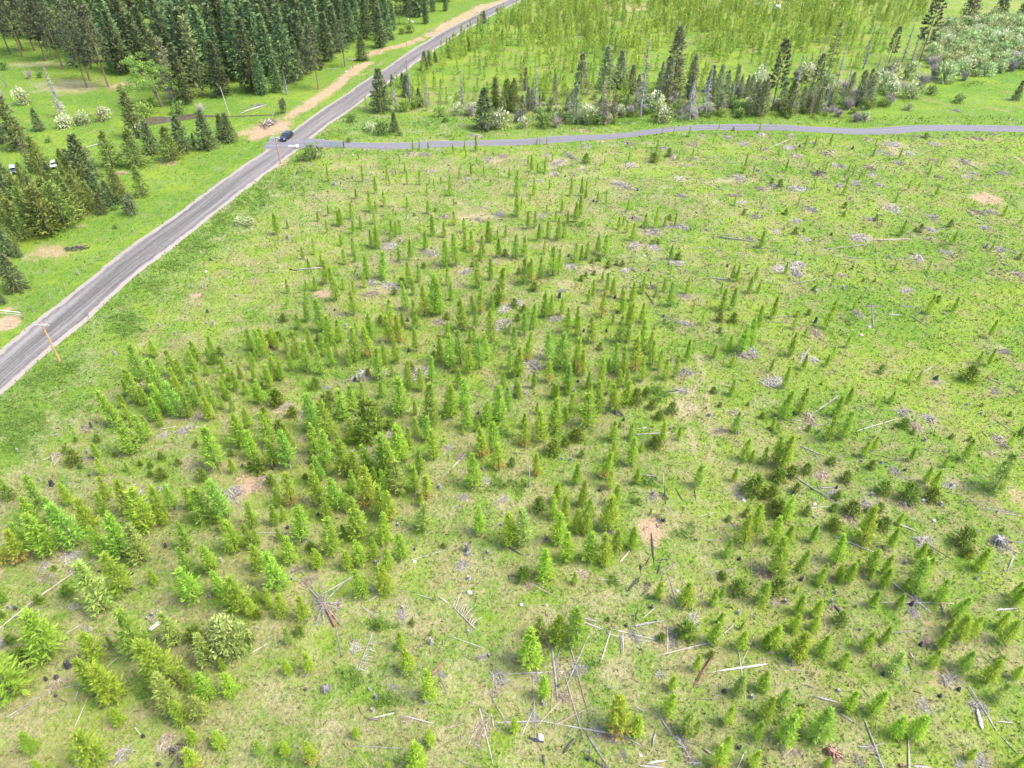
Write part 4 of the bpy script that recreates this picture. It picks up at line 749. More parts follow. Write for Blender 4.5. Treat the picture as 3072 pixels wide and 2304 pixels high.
def crown(rng, H, R, z0, nw, nb, nt, kl, kw, up0, up1, blades=2, power=0.85, rag=0.25, droop=0.0, clump=0.0, s0=0.25, gap=0.0):
    C = []; D = []; T = []; L = []
    for i in range(nw):
        f = (i + rng.uniform(0, 0.8)) / nw
        z = z0 + (H - z0) * f
        r = R * ((1 - f) ** power) * (0.62 + 0.38 * min(1.0, f * 5 + 0.3)) + 0.03 * R
        up = up0 + (up1 - up0) * f
        a0 = rng.uniform(0, 2 * PI)
        k = max(3, int(round(nb * (0.45 + 0.55 * (1 - f)))))
        for j in range(k):
            if rng.random() < gap: continue
            az = a0 + 2 * PI * j / k + rng.normal(0, 0.25)
            ln = r * rng.uniform(1 - rag, 1 + rag * 0.8)
            tb = rng.uniform(0.1, 0.75)
            o = np.array([math.cos(az), math.sin(az), 0.0])
            ss = np.linspace(s0, 1.0, nt) if clump == 0 else 1 - clump * rng.random(nt) ** 1.5
            for s in ss:
                q = s * ln
                p = o * (q * math.cos(up)) + np.array([0, 0, z + q * math.sin(up) - droop * q * q])
                for b in range(blades):
                    C.append(p + rng.normal(0, 0.12 * kl, 3))
                    d = o * math.cos(up + 0.15) + np.array([0, 0, math.sin(up + 0.15)]) + rng.normal(0, 0.45, 3)
                    D.append(d); L.append(rng.uniform(0.7, 1.25))
                    T.append(np.clip(tb + rng.normal(0, 0.15), 0, 1))
    for k in range(5):
        C.append(np.array([0, 0, H - kl * 1.1 + rng.normal(0, 0.1 * kl)])); D.append(np.array([0, 0, 1.0]) + rng.normal(0, 0.25, 3)); L.append(1.1); T.append(0.7)
    L = np.array(L)
    return kites(rng, np.array(C), np.array(D), L * kl, L * kw, np.array(T))

def blob(rng, n, rx, rz, nblob, kl, kw, zlift=0.35, only_out=False):
    """a domed, lumpy mass of leaves: n leaves over nblob lumps"""
    V = []; cs = []
    for i in range(nblob):
        a = rng.uniform(0, 2 * PI); q = math.sqrt(rng.random()) * 0.72
        cs.append((math.cos(a) * q * rx, math.sin(a) * q * rx, rz * (zlift + (1 - q) * rng.uniform(0.1, 0.42)), rng.uniform(0.26, 0.5), rng.uniform(0.05, 0.7)))
    k = rng.integers(0, nblob, n)
    cs = np.array(cs)
    d = unit(rng.normal(0, 1, (n, 3)) + np.array([0, 0, 0.45]))
    rad = cs[k, 3][:, None] * np.array([rx, rx, rz]) * (rng.uniform(0.75, 1.08, (n, 1)) if not only_out else rng.uniform(1.0, 1.12, (n, 1)))
    C = cs[k, :3] + d * rad
    C[:, 2] = np.maximum(C[:, 2], 0.02 * rz)
    D = d + rng.normal(0, 0.7, (n, 3))
    L = rng.uniform(0.65, 1.3, n)
    return kites(rng, C, D, L * kl, L * kw, np.clip(cs[k, 4] + rng.normal(0, 0.18, n), 0, 1))

def merge(protos, which, X, Y, SX_, SZ_, ROT, DT, lift=0.0):
    """many scaled, turned copies of the prototypes as one set of arrays"""
    Vs = []; Fs = []; Ts = []; b = 0; owner = []
    for pi, (V, F, T) in enumerate(protos):
        s = np.nonzero(which == pi)[0]
        if not len(s): continue
        c, n = np.cos(ROT[s])[:, None], np.sin(ROT[s])[:, None]
        sx = SX_[s][:, None]
        vx = (V[:, 0] * c - V[:, 1] * n) * sx + X[s][:, None]
        vy = (V[:, 0] * n + V[:, 1] * c) * sx + Y[s][:, None]
        vz = V[:, 2][None] * SZ_[s][:, None] + terr(X[s], Y[s])[:, None] + lift
        Vs.append(np.stack([vx, vy, vz], -1).reshape(-1, 3))
        Fs.append((F[None] + (b + np.arange(len(s)) * len(V))[:, None, None]).reshape(-1, F.shape[1]))
        Ts.append(np.clip(T[None] * 0.7 + DT[s][:, None], 0, 1).ravel())
        owner.append(np.repeat(s, len(F)))
        b += len(s) * len(V)
    return np.concatenate(Vs), np.concatenate(Fs), np.concatenate(Ts), np.concatenate(owner)

def taper_trunk(H, r, bend=0.0, n=6):
    mb = MB()
    k = 6
    pts = [(random.uniform(-bend, bend), random.uniform(-bend, bend), H * i / k - (0.15 if i == 0 else 0)) for i in range(k + 1)]
    mb.tube(pts, [r * (1.25 if i == 0 else 1 - 0.93 * i / k) for i in range(k + 1)], n)
    return mb

# ------------------------------------------------------------------ prototypes of the plants
P = {}
def proto(kind, variants, mats, fn, trunk=None, tmat='bark'):
    for mname in mats:
        P[(kind, mname)] = []
    for v in range(variants):
        A = fn(np.random.default_rng(100 * len(P) + v))
        tm = trunk().mesh(kind + '_trunk', M[tmat]) if trunk else None
        for mname in mats:
            P[(kind, mname)].append((mesh_np(kind + '_crown', A[0], A[1], M[mname], tint=A[2]), tm))

SAP_H, SAP_R = 5.0, 0.85
def sap_fn(rng): return crown(rng, SAP_H, SAP_R, rng.uniform(0.05, 0.5), int(rng.integers(16, 22)), 9, 5, 0.34, 0.10, rng.uniform(0.4, 0.6), 1.1, 2, rng.uniform(0.48, 0.7), rng.uniform(0.22, 0.38), 0, 0, 0.25, rng.uniform(0.0, 0.1))
proto('sapling', 11, ['sap_n', 'sap_y', 'sap_g', 'sap_l', 'sap_r'], sap_fn, lambda: taper_trunk(4.9, 0.075))
FIR_H, FIR_R = 1.6, 0.66
def fir_fn(rng): return crown(rng, FIR_H, FIR_R, 0.05, 10, 10, 4, 0.20, 0.09, 0.1, 0.6, 2, 0.58, 0.22)
proto('fir', 5, ['fir'], fir_fn, lambda: taper_trunk(1.5, 0.05))
proto('round', 1, ['round'], lambda r: blob(r, 2600, 1.0, 1.6, 26, 0.20, 0.075, 0.3), lambda: taper_trunk(1.4, 0.10))
proto('F', 6, ['forest'], lambda r: crown(r, 22, 3.1, 1.5, 30, 10, 5, 1.05, 0.42, -0.15, 0.45, 2, 0.78, 0.3, 0.03), lambda: taper_trunk(21.5, 0.32), 'bark')
proto('B', 3, ['brown', 'cedar'], lambda r: crown(r, 22, 3.0, 2.0, 22, 8, 4, 1.3, 0.5, -0.2, 0.45, 1, 0.8, 0.35, 0.03, 0, 0.25, 0.15), lambda: taper_trunk(21.5, 0.30), 'bark')
proto('P', 4, ['pine'], lambda r: crown(r, 24, 3.6, 7.5, 18, 10, 13, 0.8, 0.32, 0.05, 0.6, 2, 0.5, 0.35, 0.0, 0.5, 0.3, 0.15), lambda: taper_trunk(23.2, 0.30), 'red_bark')
proto('C', 4, ['cedar', 'creek'], lambda r: crown(r, 12, 2.0, 0.4, 28, 9, 5, 0.7, 0.24, -0.35, 0.4, 2, 0.75, 0.35, 0.0, 0, 0.25, 0.12), lambda: taper_trunk(11.7, 0.25), 'bark')
proto('O', 5, ['olive', 'creek'], lambda r: crown(r, 9, 2.4, 0.2, 24, 9, 5, 0.62, 0.2, 0.15, 0.75, 2, 0.75, 0.35, 0, 0, 0.25, 0.08), lambda: taper_trunk(8.7, 0.2), 'bark')
proto('K', 5, ['spruce', 'creek'], lambda r: crown(r, 10, 2.4, 0.3, 22, 10, 5, 0.62, 0.28, -0.1, 0.35, 2, 0.85, 0.22, 0.02), lambda: taper_trunk(9.8, 0.2), 'bark')
proto('R', 2, ['pine'], lambda r: blob(r, 800, 1.8, 4.6, 16, 0.5, 0.24, 0.32), lambda: taper_trunk(3.6, 0.16), 'bark')

def snag_branches(rng, H, R, droop):
    mb = MB()
    n = int(110 if droop else 95)
    for i in range(n):
        z = H * (0.12 + 0.85 * i / n)
        az = rng.uniform(0, 2 * PI)
        ln = R * (1 - 0.8 * i / n) * rng.uniform(0.4, 1.15)
        dz = (-0.9 if droop else rng.uniform(-0.35, 0.25)) * ln
        m = (math.cos(az) * ln * 0.6, math.sin(az) * ln * 0.6, z + dz * 0.35)
        e = (math.cos(az) * ln, math.sin(az) * ln, z + dz)
        mb.tube([(0, 0, z), m, e], [0.07, 0.055, 0.025], 3, cap=False)
        for k in range(4):
            w = rng.uniform(-0.5, 0.5, 3) * ln * 0.5
            mb.tube([m, (m[0] + w[0], m[1] + w[1], m[2] + w[2] - (0.4 * ln if droop else 0.1 * ln))], [0.035, 0.02], 3, cap=False)
    return mb
P[('S', 'snag')] = []; P[('SW', 'snag')] = []
for v in range(4):
    r = np.random.default_rng(900 + v)
    P[('S', 'snag')].append((snag_branches(r, 10, 1.1, False).mesh('snag_branches', M['snag']), taper_trunk(10, 0.17, 0.08).mesh('snag_trunk', M['snag'])))
for v in range(2):
    r = np.random.default_rng(950 + v)
    P[('SW', 'snag')].append((snag_branches(r, 10, 3.0, True).mesh('snag_branches', M['snag']), taper_trunk(10, 0.2, 0.08).mesh('snag_trunk', M['snag'])))

def plant(name, kind, mat, x, y, sxy, sz, lab=None, crown_name='crown'):
    """Empty at the plant's foot, a crown and a trunk under it"""
    lst = P[(kind, mat)]
    c, t = lst[int(RNG.integers(0, len(lst)))]
    e = empty(name, (x, y, float(terr(x, y)) - 0.03), float(RNG.uniform(0, 2 * PI)), (sxy, sxy, sz))
    if kind == 'sapling': e.rotation_euler = (float(RNG.normal(0, .045)), float(RNG.normal(0, .045)), e.rotation_euler[2])
    link(crown_name, c, e)
    if t: link('trunk', t, e)
    return e

# ------------------------------------------------------------------ every plant and piece of wood keeps its place in the picture for its label
ITEMS = []     # dicts: obj, noun, look, px, py, size
def item(obj, noun, look, x, y, size=0.0, cat=None, group=None, h=0.0):
    px, py = proj(x, y)
    ITEMS.append(dict(obj=obj, noun=noun, look=look, px=px, py=py, size=size, cat=cat or noun, group=group))

LOOK = {'n': 'fresh-green', 'y': 'yellow-green', 'g': 'blue-green', 'l': 'pale-green', 'r': 'rusty-based'}
MATK = {'n': 'sap_n', 'y': 'sap_y', 'g': 'sap_g', 'l': 'sap_l', 'r': 'sap_r'}
saps = []; firs = []
for rc, s in SAP.items():
    row = rc // 10
    for e in s.split(';'):
        u, v, tv = e.split(',')
        k = ''.join(ch for ch in tv if ch.isalpha()); tv = float(''.join(ch for ch in tv if not ch.isalpha()))
        wide = 'W' in k; kk = k.replace('W', '') or 'n'
        bx, by = crop(rc, float(u), float(v))
        x, y = G(bx, by)
        tip = crop(rc, 0, tv)[1]
        if row >= 3: y += 0.25
        h = max(0.5, min(11.0, height_at(x, y, tip))) * (1.1 if row in (2, 3) else 1.0)
        rr = {4: .215, 3: .20, 2: .17, 1: .135}[row] * (1.14 if wide else 1.0) * RNG.uniform(0.85, 1.15)
        if rc == 31 and any(abs(q['x'] - x) + abs(q['y'] - y) < 1.6 for q in saps + firs): continue
        d = dict(x=x, y=y, h=h, r=rr * h, k=kk, W=wide, pix=by - tip, px=bx, py=by)
        if kk == 'd':
            d['h'] = max(0.5, h * 0.9); d['r'] = h * (0.46 if wide else 0.38) * RNG.uniform(0.9, 1.1)
            firs.append(d)
        elif kk == 'P':
            d['r'] = 0.4 * h; saps.append(d)
        else: saps.append(d)
saps.sort(key=lambda d: -d['pix'])
NAMED = 300
hs = sorted(d['h'] for d in saps[:NAMED])
def look_of(d):
    if d['k'] == 'P': return 'broad round'
    size = 'tall ' if d['h'] > hs[int(NAMED * .72)] else ('small ' if d['h'] < hs[int(NAMED * .25)] else '')
    return size + ('broad ' if d['W'] else '') + LOOK[d['k']]
for d in saps[:NAMED]:
    if d['k'] == 'P': o = plant('round_pine', 'round', 'round', d['x'], d['y'], d['r'] / 1.1, d['h'] / 1.75)
    else: o = plant('young_conifer', 'sapling', MATK[d['k']], d['x'], d['y'], d['r'] / SAP_R, d['h'] / SAP_H)
    item(o, 'sapling', look_of(d), d['x'], d['y'], d['pix'], 'young tree', 'young conifers of the replanted field')
for d in saps[NAMED:]:
    px, py = proj(d['x'], d['y'])
    ITEMS.append(dict(obj=None, noun='sapling', look='', px=px, py=py, size=d['pix'], cat='', group=None))
for d in firs:
    o = plant('fir_seedling', 'fir', 'fir', d['x'], d['y'], d['r'] / FIR_R, d['h'] / FIR_H)
    look = ('broad ' if d['W'] else '') + ('knee-high ' if d['h'] < 1.0 else ('taller ' if d['h'] > 2.2 else '')) + 'dark-green'
    item(o, 'fir', look, d['x'], d['y'], d['pix'], 'fir', 'small dark firs among the saplings')

# the smaller saplings of the field and the far plantation: one mass
far_rng = np.random.default_rng(21)
lod = [crown(far_rng, SAP_H, SAP_R, 0.05, 14, 7, 2, 0.62, 0.30, 0.25, 0.9, 1, 0.8, 0.2) for _ in range(5)]
mid = [sap_fn(np.random.default_rng(300 + v)) for v in range(4)]
N = 9000
xs = far_rng.uniform(-90, 330, N); ys = far_rng.uniform(228, 440, N)
keep = (xs > road_r(ys) + 2.5 + far_rng.uniform(0, 3, N)) & (ys > side_t(xs) + 26)
px, py = proj(xs, ys)
dens = np.where(py < 95, 0.75, np.where(py < 170, 0.58, 0.40)) * np.where(px > 2560, 0.55, 1.0)
dens = np.where((px > 2720 - (py - 100) * 1.2), 0.0, dens) * np.where((py > 165) & (px > 1900), 0.55, 1)
dens *= 0.45 + 1.1 * (0.5 + 0.5 * np.sin(xs * 0.11 + 1.3 * np.sin(ys * 0.07)) * np.cos(ys * 0.09 + 0.6))
keep &= far_rng.random(N) < dens * 1.15
xs, ys = xs[keep], ys[keep]
hh = far_rng.gamma(12, 0.36, len(xs)) * np.where(ys < 300, 0.85, 1.0) + 0.6
A = merge(lod, far_rng.integers(0, 5, len(xs)), xs, ys, hh * 0.125 / SAP_R, hh / SAP_H, far_rng.uniform(0, 6.3, len(xs)), far_rng.uniform(-0.1, 0.48, len(xs)))
o = link('distant_saplings', mesh_np('distant_saplings', A[0], A[1], M['sap_f'], tint=A[2]))
tag(o, 'distant plantation of thin young conifers beyond the creek line', 'saplings', 'distant saplings', 'stuff')
rest = saps[NAMED:]
q = np.array([[d['x'], d['y'], d['r'], d['h']] for d in rest])
which = far_rng.integers(0, 4, len(q))
A = merge(mid, which, q[:, 0], q[:, 1], q[:, 2] / SAP_R, q[:, 3] / SAP_H, far_rng.uniform(0, 6.3, len(q)), far_rng.uniform(-0.05, 0.3, len(q)))
me = mesh_np('smaller_saplings', A[0], A[1], None, tint=A[2])
order = ['n', 'y', 'g', 'l', 'r']
for k in order: me.materials.append(M[{'r': 'sap_y'}.get(k, MATK[k])])
kidx = np.array([order.index(d['k']) if d['k'] in order else 0 for d in rest])
me.polygons.foreach_set('material_index', kidx[A[3]].astype(np.int32))
tag(link('smaller_saplings', me), 'smaller slim saplings scattered up the field to the side road', 'saplings', 'smaller saplings', 'stuff')

# ------------------------------------------------------------------ big trees
RAT = {'F': .175, 'B': .15, 'P': .15, 'C': .20, 'O': .29, 'K': .27, 'S': .13, 'R': .30}
RATW = {'O': .36, 'K': .30, 'S': .3, 'R': .4}
PR = {'F': (22, 3.3), 'B': (22, 3.0), 'P': (24, 3.4), 'C': (12, 2.0), 'O': (9, 2.4), 'K': (10, 2.4), 'S': (10, 1.1), 'SW': (10, 3.0), 'R': (4.0, 1.8)}
BNAME = {'F': ('forest_conifer', 'dark-green conifer', 'forest'), 'B': ('browning_conifer', 'browning sparse conifer', 'brown'), 'P': ('tall_pine', 'long-trunked pine', 'pine'),
         'C': ('cedar_tree', 'dense columnar cedar', 'cedar'), 'O': ('bushy_cedar', 'olive-green bushy cedar', 'olive'), 'K': ('spruce_tree', 'dark spruce', 'spruce'),
         'S': ('dead_snag', 'grey dead snag', 'snag'), 'R': ('small_pine', 'small round-topped pine', 'pine')}
front = []
for rc, s in BIG.items():
    for e in s.split(';'):
        u, v, tv = e.split(',')
        k = ''.join(ch for ch in tv if ch.isalpha()); tv = float(''.join(ch for ch in tv if not ch.isalpha()))
        W = k.endswith('W'); k = k[0]
        bx, by = crop(rc, float(u), float(v))
        x, y = G(bx, by)
        h = height_at(x, y, crop(rc, 0, tv)[1])
        if k in 'FPB': h = min(h, 27)
        h = max(1.8, h)
        thin = .85 if (rc in (13, 14) and not W) else 1.0
        r = thin * h * (RATW if W and k in RATW else RAT)[k] * RNG.uniform(0.9, 1.1)
        kk = 'SW' if (k == 'S' and W) else k
        nm, noun, mat = BNAME[k]
        mat = 'cedar' if (k == 'B' and RNG.random() < 0.35) else mat
        if rc in (13, 14) and k in 'COK' and RNG.random() < 0.75: mat = 'creek'
        H0, R0 = PR[kk]
        o = plant(nm, kk, mat, x, y, r / R0, h / H0, crown_name='dead_branches' if k == 'S' else 'crown')
        front.append((x, y, r))
        grp = {'S': 'dead snags', 'F': 'forest conifers', 'P': 'tall pines at the meadow'}.get(k, 'trees along the creek and road')
        item(o, noun, ('wide ' if W else '') + ('tall ' if h > 16 else ('low ' if h < 4.5 else '')).strip(), x, y, h, 'tree', grp)

# more of the tangle along the creek between the plantation and the side road
BELT = [(1590, 345), (1700, 350), (1800, 355), (1900, 340), (2020, 330), (2150, 330), (2300, 335), (2420, 335), (2550, 325), (2640, 300)]
bx_ = [a for a, b in BELT]; by_ = [b for a, b in BELT]
br = np.random.default_rng(51)
for i in range(80):
    qx = br.uniform(1560, 2680); qy = np.interp(qx, bx_, by_) - abs(br.normal(0, 38)) + 14
    x, y = G(qx, qy)
    if any((x - a) ** 2 + (y - b) ** 2 < 2.0 for a, b, _ in front): continue
    k = br.choice(['O', 'S', 'C', 'B', 'K'], p=[.32, .22, .20, .14, .12])
    h = br.uniform(3.5, 8) * (1.25 if k in 'SB' else 1)
    H0, R0 = PR[k]; nm, noun, mat = BNAME[k]
    if k in 'COK': mat = 'creek'
    o = plant(nm, k, mat, x, y, h * RAT[k] * .8 * br.uniform(.8, 1.1) / R0, h / H0, crown_name='dead_branches' if k == 'S' else 'crown')
    front.append((x, y, 1.0))
    item(o, noun, 'slim', x, y, h, 'tree', 'dead snags' if k == 'S' else 'trees along the creek and road')

# the thicket of young cedars left of the road
for i in range(400):
    qx, qy = br.uniform(-60, 330), br.uniform(540, 745)
    if qy > 745 - 0.42 * max(0, qx - 40) or qy < 540 + max(0, qx - 240) * .8: continue
    x, y = G(qx, qy)
    if x > road_l(y) - 22 or any((x - a) ** 2 + (y - b) ** 2 < 8.5 for a, b, _ in front): continue
    k = 'O' if br.random() < .75 else 'K'
    h = br.uniform(4.5, 8); H0, R0 = PR[k]; nm, noun, mat = BNAME[k]
    o = plant(nm, k, mat, x, y, h * RAT[k] * br.uniform(.8, 1.1) / R0, h / H0)
    front.append((x, y, 1.0))
    item(o, noun, '', x, y, h, 'tree', 'trees along the creek and road')

# the forest block behind its front row
EDGE = [(-400, 150), (0, 150), (200, 175), (330, 225), (480, 270), (640, 262), (760, 265), (900, 235), (1000, 170), (1090, 120), (1180, 75), (1290, 45), (1400, -15), (1500, -60)]
ex = [a for a, b in EDGE]; ey = [b for a, b in EDGE]
fr = np.random.default_rng(77)
placed = [(a, b) for a, b, _ in front]
fill = []
for _ in range(9000):
    x = fr.uniform(-330, -20); y = fr.uniform(225, 470)
    if x > road_l(y) - 14: continue
    qx, qy = proj(x, y)
    if qx < -260 or qx > 1500 or qy > np.interp(qx, ex, ey) - 4: continue
    tx, ty = proj(x, y, 21)
    if qy < -330: continue
    sp = 4.6 if qy > 30 else 6.2
    if any((x - a) ** 2 + (y - b) ** 2 < sp * sp for a, b in placed): continue
    placed.append((x, y)); fill.append((x, y, qx, qy))
    if len(fill) >= 315: break
for (x, y, qx, qy) in fill:
    r = fr.random()
    k = 'F' if r < 0.8 else ('P' if r < 0.9 else 'C')
    if qx < 260 and qy > -60: k = 'P' if r < 0.5 else 'F'
    h = fr.uniform(16, 25)
    if fr.random() < 0.012: k, = 'B',
    nm, noun, mat = BNAME[k]
    H0, R0 = PR[k]
    o = plant(nm, k, mat, x, y, h * RAT[k] * fr.uniform(0.85, 1.15) / R0, h / H0)
    tag(o, {'F': 'dark-green conifer packed inside the forest block behind its front row', 'P': 'long-trunked pine deep inside the forest block at upper left',
            'C': 'dense olive cedar hidden deep inside the forest block', 'B': 'browning conifer deep inside the dark forest block'}[k], 'tree', 'conifers inside the forest')

# ------------------------------------------------------------------ the bright leafy tree by the pond
x, y = GC(11, 1400, 925)
h = height_at(x, y, crop(11, 0, 480)[1])
e = empty('leafy_tree', (x, y, float(terr(x, y))))
tag(e, 'bright light-green leafy tree standing before the dark forest', 'tree')
mb = MB(); rg = np.random.default_rng(5)
mb.tube([(0, 0, -.2), (-.3, 0, h * .25), (-.9, .2, h * .45)], [.38, .3, .24], 7)
ends = []
for i in range(15):
    a = rg.uniform(0, 2 * PI); rr_ = rg.uniform(2.0, 7.5)
    ez = h * rg.uniform(0.38, 0.97) * (1.0 if rr_ < 5.5 else 0.8)
    st = (-.3 - .6 * min(1, i / 5), 0, h * rg.uniform(.2, .45))
    en = (math.cos(a) * rr_ - 1.0, math.sin(a) * rr_, ez)
    mb.tube([st, ((st[0] + en[0]) / 2 * 0.9, (st[1] + en[1]) / 2 * 0.9, (st[2] + en[2]) / 2 + .5), en], [.15, .1, .03], 5)
    ends.append(en)
mb.build('trunk', M['bark'], e)
V = []; F = []; T = []; b = 0
for en in ends:
    for k in range(5):
        A = blob(rg, 80, 1.6, 1.4, 4, .42, .26, 0.1)
        off = np.array(en) + rg.normal(0, 1.5, 3) * np.array([1, 1, .8]) - np.array([0, 0, .5])
        V.append(A[0] + off); F.append(A[1] + b); T.append(A[2]); b += len(A[0])
link('crown', mesh_np('leafy_crown', np.concatenate(V), np.concatenate(F), M['leaf'], tint=np.concatenate(T)), e)

# ------------------------------------------------------------------ shrubs
SHP = {}
for k, m_, n_ in (('w', 'willow', 520), ('g', 'shrub', 420), ('y', 'lime', 420), ('b', 'willow', 380)):
    SHP[k] = [mesh_np('shrub_foliage', *(lambda A: (A[0], A[1], M[m_], A[2]))(blob(np.random.default_rng(40 + v + 10 * ord(k)), n_, 1.0, 1.35, 12, 0.26, 0.12, 0.22))) for v in range(4)]
BLM = [mesh_np('shrub_blossom', *(lambda A: (A[0], A[1], M['bloom'], A[2]))(blob(np.random.default_rng(600 + v), 210, 1.0, 1.4, 9, 0.17, 0.14, 0.34, True))) for v in range(4)]
def twig_mesh(rng):
    mb = MB()
    for i in range(60):
        a = rng.uniform(0, 2 * PI); q = rng.uniform(0.2, 1.0); hh_ = rng.uniform(0.6, 1.35)
        x0, y0 = rng.normal(0, .14, 2)
        m1 = (x0 + math.cos(a) * q * .45, y0 + math.sin(a) * q * .45, hh_ * .55)
        e1 = (math.cos(a) * q, math.sin(a) * q, hh_)
        mb.tube([(x0, y0, -.05), m1, e1], [.022, .016, .006], 3, float(rng.random()), cap=False)
        for k in range(4):
            w = rng.normal(0, .22, 3)
            mb.tube([m1, (m1[0] + w[0], m1[1] + w[1], m1[2] + abs(w[2]) + .1)], [.014, .005], 3, float(rng.random()), cap=False)
    return mb.mesh('shrub_twigs', M['twig'])
TWM = [twig_mesh(np.random.default_rng(80 + v)) for v in range(4)]
STEM = []
for v in range(2):
    mb = MB()
    for i in range(6):
        a = i * 1.1 + v; mb.tube([(0, 0, -.05), (math.cos(a) * .25, math.sin(a) * .25, .5), (math.cos(a) * .5, math.sin(a) * .5, .95)], [.035, .025, .01], 4)
    STEM.append(mb.mesh('shrub_stems', M['bark']))
SHN = {'w': ('willow_shrub', 'sage-green willow shrub'), 'b': ('flowering_shrub', 'cream-flowering shrub'), 'g': ('green_shrub', 'leafy green shrub'),
       'y': ('lime_shrub', 'lime-green shrub'), 't': ('bare_shrub', 'bare grey twiggy shrub')}
def shrub(k, x, y, rad, hgt, lab=None):
    nm, noun = SHN[k]
    e = empty(nm, (x, y, float(terr(x, y)) - 0.05), float(RNG.uniform(0, 6.3)), (rad, rad, hgt / 1.2))
    i = int(RNG.integers(0, 4))
    if k == 't': link('twigs', TWM[i], e)
    else:
        link('foliage', SHP[k][i], e)
        link('stems', STEM[i % 2], e)
        if k == 'b': link('blossom', BLM[i], e)
    if lab: tag(e, lab, 'shrub', 'willows of the thicket')
    else: item(e, noun, '', x, y, rad, 'shrub', 'shrubs along the creek and pond')
    return e
def px_per_m(y): return FPX / (y * cp + H_CAM * sp_)
for rc, s in SHRUBS.items():
    for t in s.split(';'):
        u, v, w = t.split(','); k = w[-1]; w = float(w[:-1])
        x, y = GC(rc, float(u), float(v))
        rad = w * (768 / 2212) / px_per_m(y) / 2
        shrub(k, x, y + rad * .5, rad, rad * RNG.uniform(1.3, 1.7))
for i in range(150):
    qx = br.uniform(1545, 2660); qy = np.interp(qx, bx_, by_) - abs(br.normal(0, 26)) + 22
    x, y = G(qx, qy)
    if y < side_t(x) + 2: continue
    k = br.choice(['g', 't', 'b', 'y', 'w'], p=[.3, .26, .14, .14, .16])
    rad = br.uniform(.8, 2.1)
    shrub(k, x, y, rad, rad * br.uniform(1.1, 1.6))
TH = [GC(14, *p) for p in THICKET]
def inside(x, y, poly):
    c = False; j = len(poly) - 1
    for i in range(len(poly)):
        xi, yi = poly[i]; xj, yj = poly[j]
        if (yi > y) != (yj > y) and x < (xj - xi) * (y - yi) / (yj - yi) + xi: c = not c
        j = i
    return c
tx_ = [p[0] for p in TH]; ty_ = [p[1] for p in TH]
wr = np.random.default_rng(9); got = []
for _ in range(6000):
    x = wr.uniform(min(tx_), max(tx_)); y = wr.uniform(min(ty_), max(ty_))
    if not inside(x, y, TH) or any((x - a) ** 2 + (y - b) ** 2 < 3.6 ** 2 for a, b in got): continue
    got.append((x, y))
    r = wr.random()
    k = 'w' if r < .78 else ('b' if r < .88 else ('t' if r < .94 else 'g'))
    rad = wr.uniform(2.0, 3.6)
    if len(got) > 150: break
    shrub(k, x, y, rad, rad * wr.uniform(1.1, 1.6),
          {'w': 'rounded sage-green willow merging into the thicket at upper right', 'b': 'cream-tinted willow in the thicket at upper right',
           't': 'bare twiggy shrub inside the willow thicket', 'g': 'darker green shrub inside the willow thicket'}[k])
# ------------------------------------------------------------------ fallen wood of the field
def log_mesh(rng, mat, name, stubs=0):
    mb = MB()
    k = 6
    pts = [(-.5 + i / k, rng.normal(0, .012), rng.normal(0, .25)) for i in range(k + 1)]
    mb.tube(pts, [(1.0 - .45 * i / k) * rng.uniform(.9, 1.1) for i in range(k + 1)], 7, rough=.12)
    # unit log: length 1 along x, radius 1 across; y was laid out in length units above
    return mb.mesh(name, mat)
LOGM = {}
for mk in ('grey_wood', 'pale_wood', 'straw_wood', 'char', 'rot'):
    LOGM[mk] = [log_mesh(np.random.default_rng(30 + v), M[mk], 'fallen_log', v % 3) for v in range(5)]
mb = MB()
for sx in (-1, 1):
    mb.tube([(-.5, sx * .55, .1), (0, sx * .5, .15), (.5, sx * .5, .1)], [.62, .66, .55], 7, rough=.1)
HALF = mb.mesh('split_log', M['pale_wood'])
mb = MB(); mb.tube([(-.47, 0, -.25), (.47, 0, -.25)], [.55, .5], 7)
CORE = mb.mesh('hollow_core', M['char'])
LR = np.random.default_rng(4)
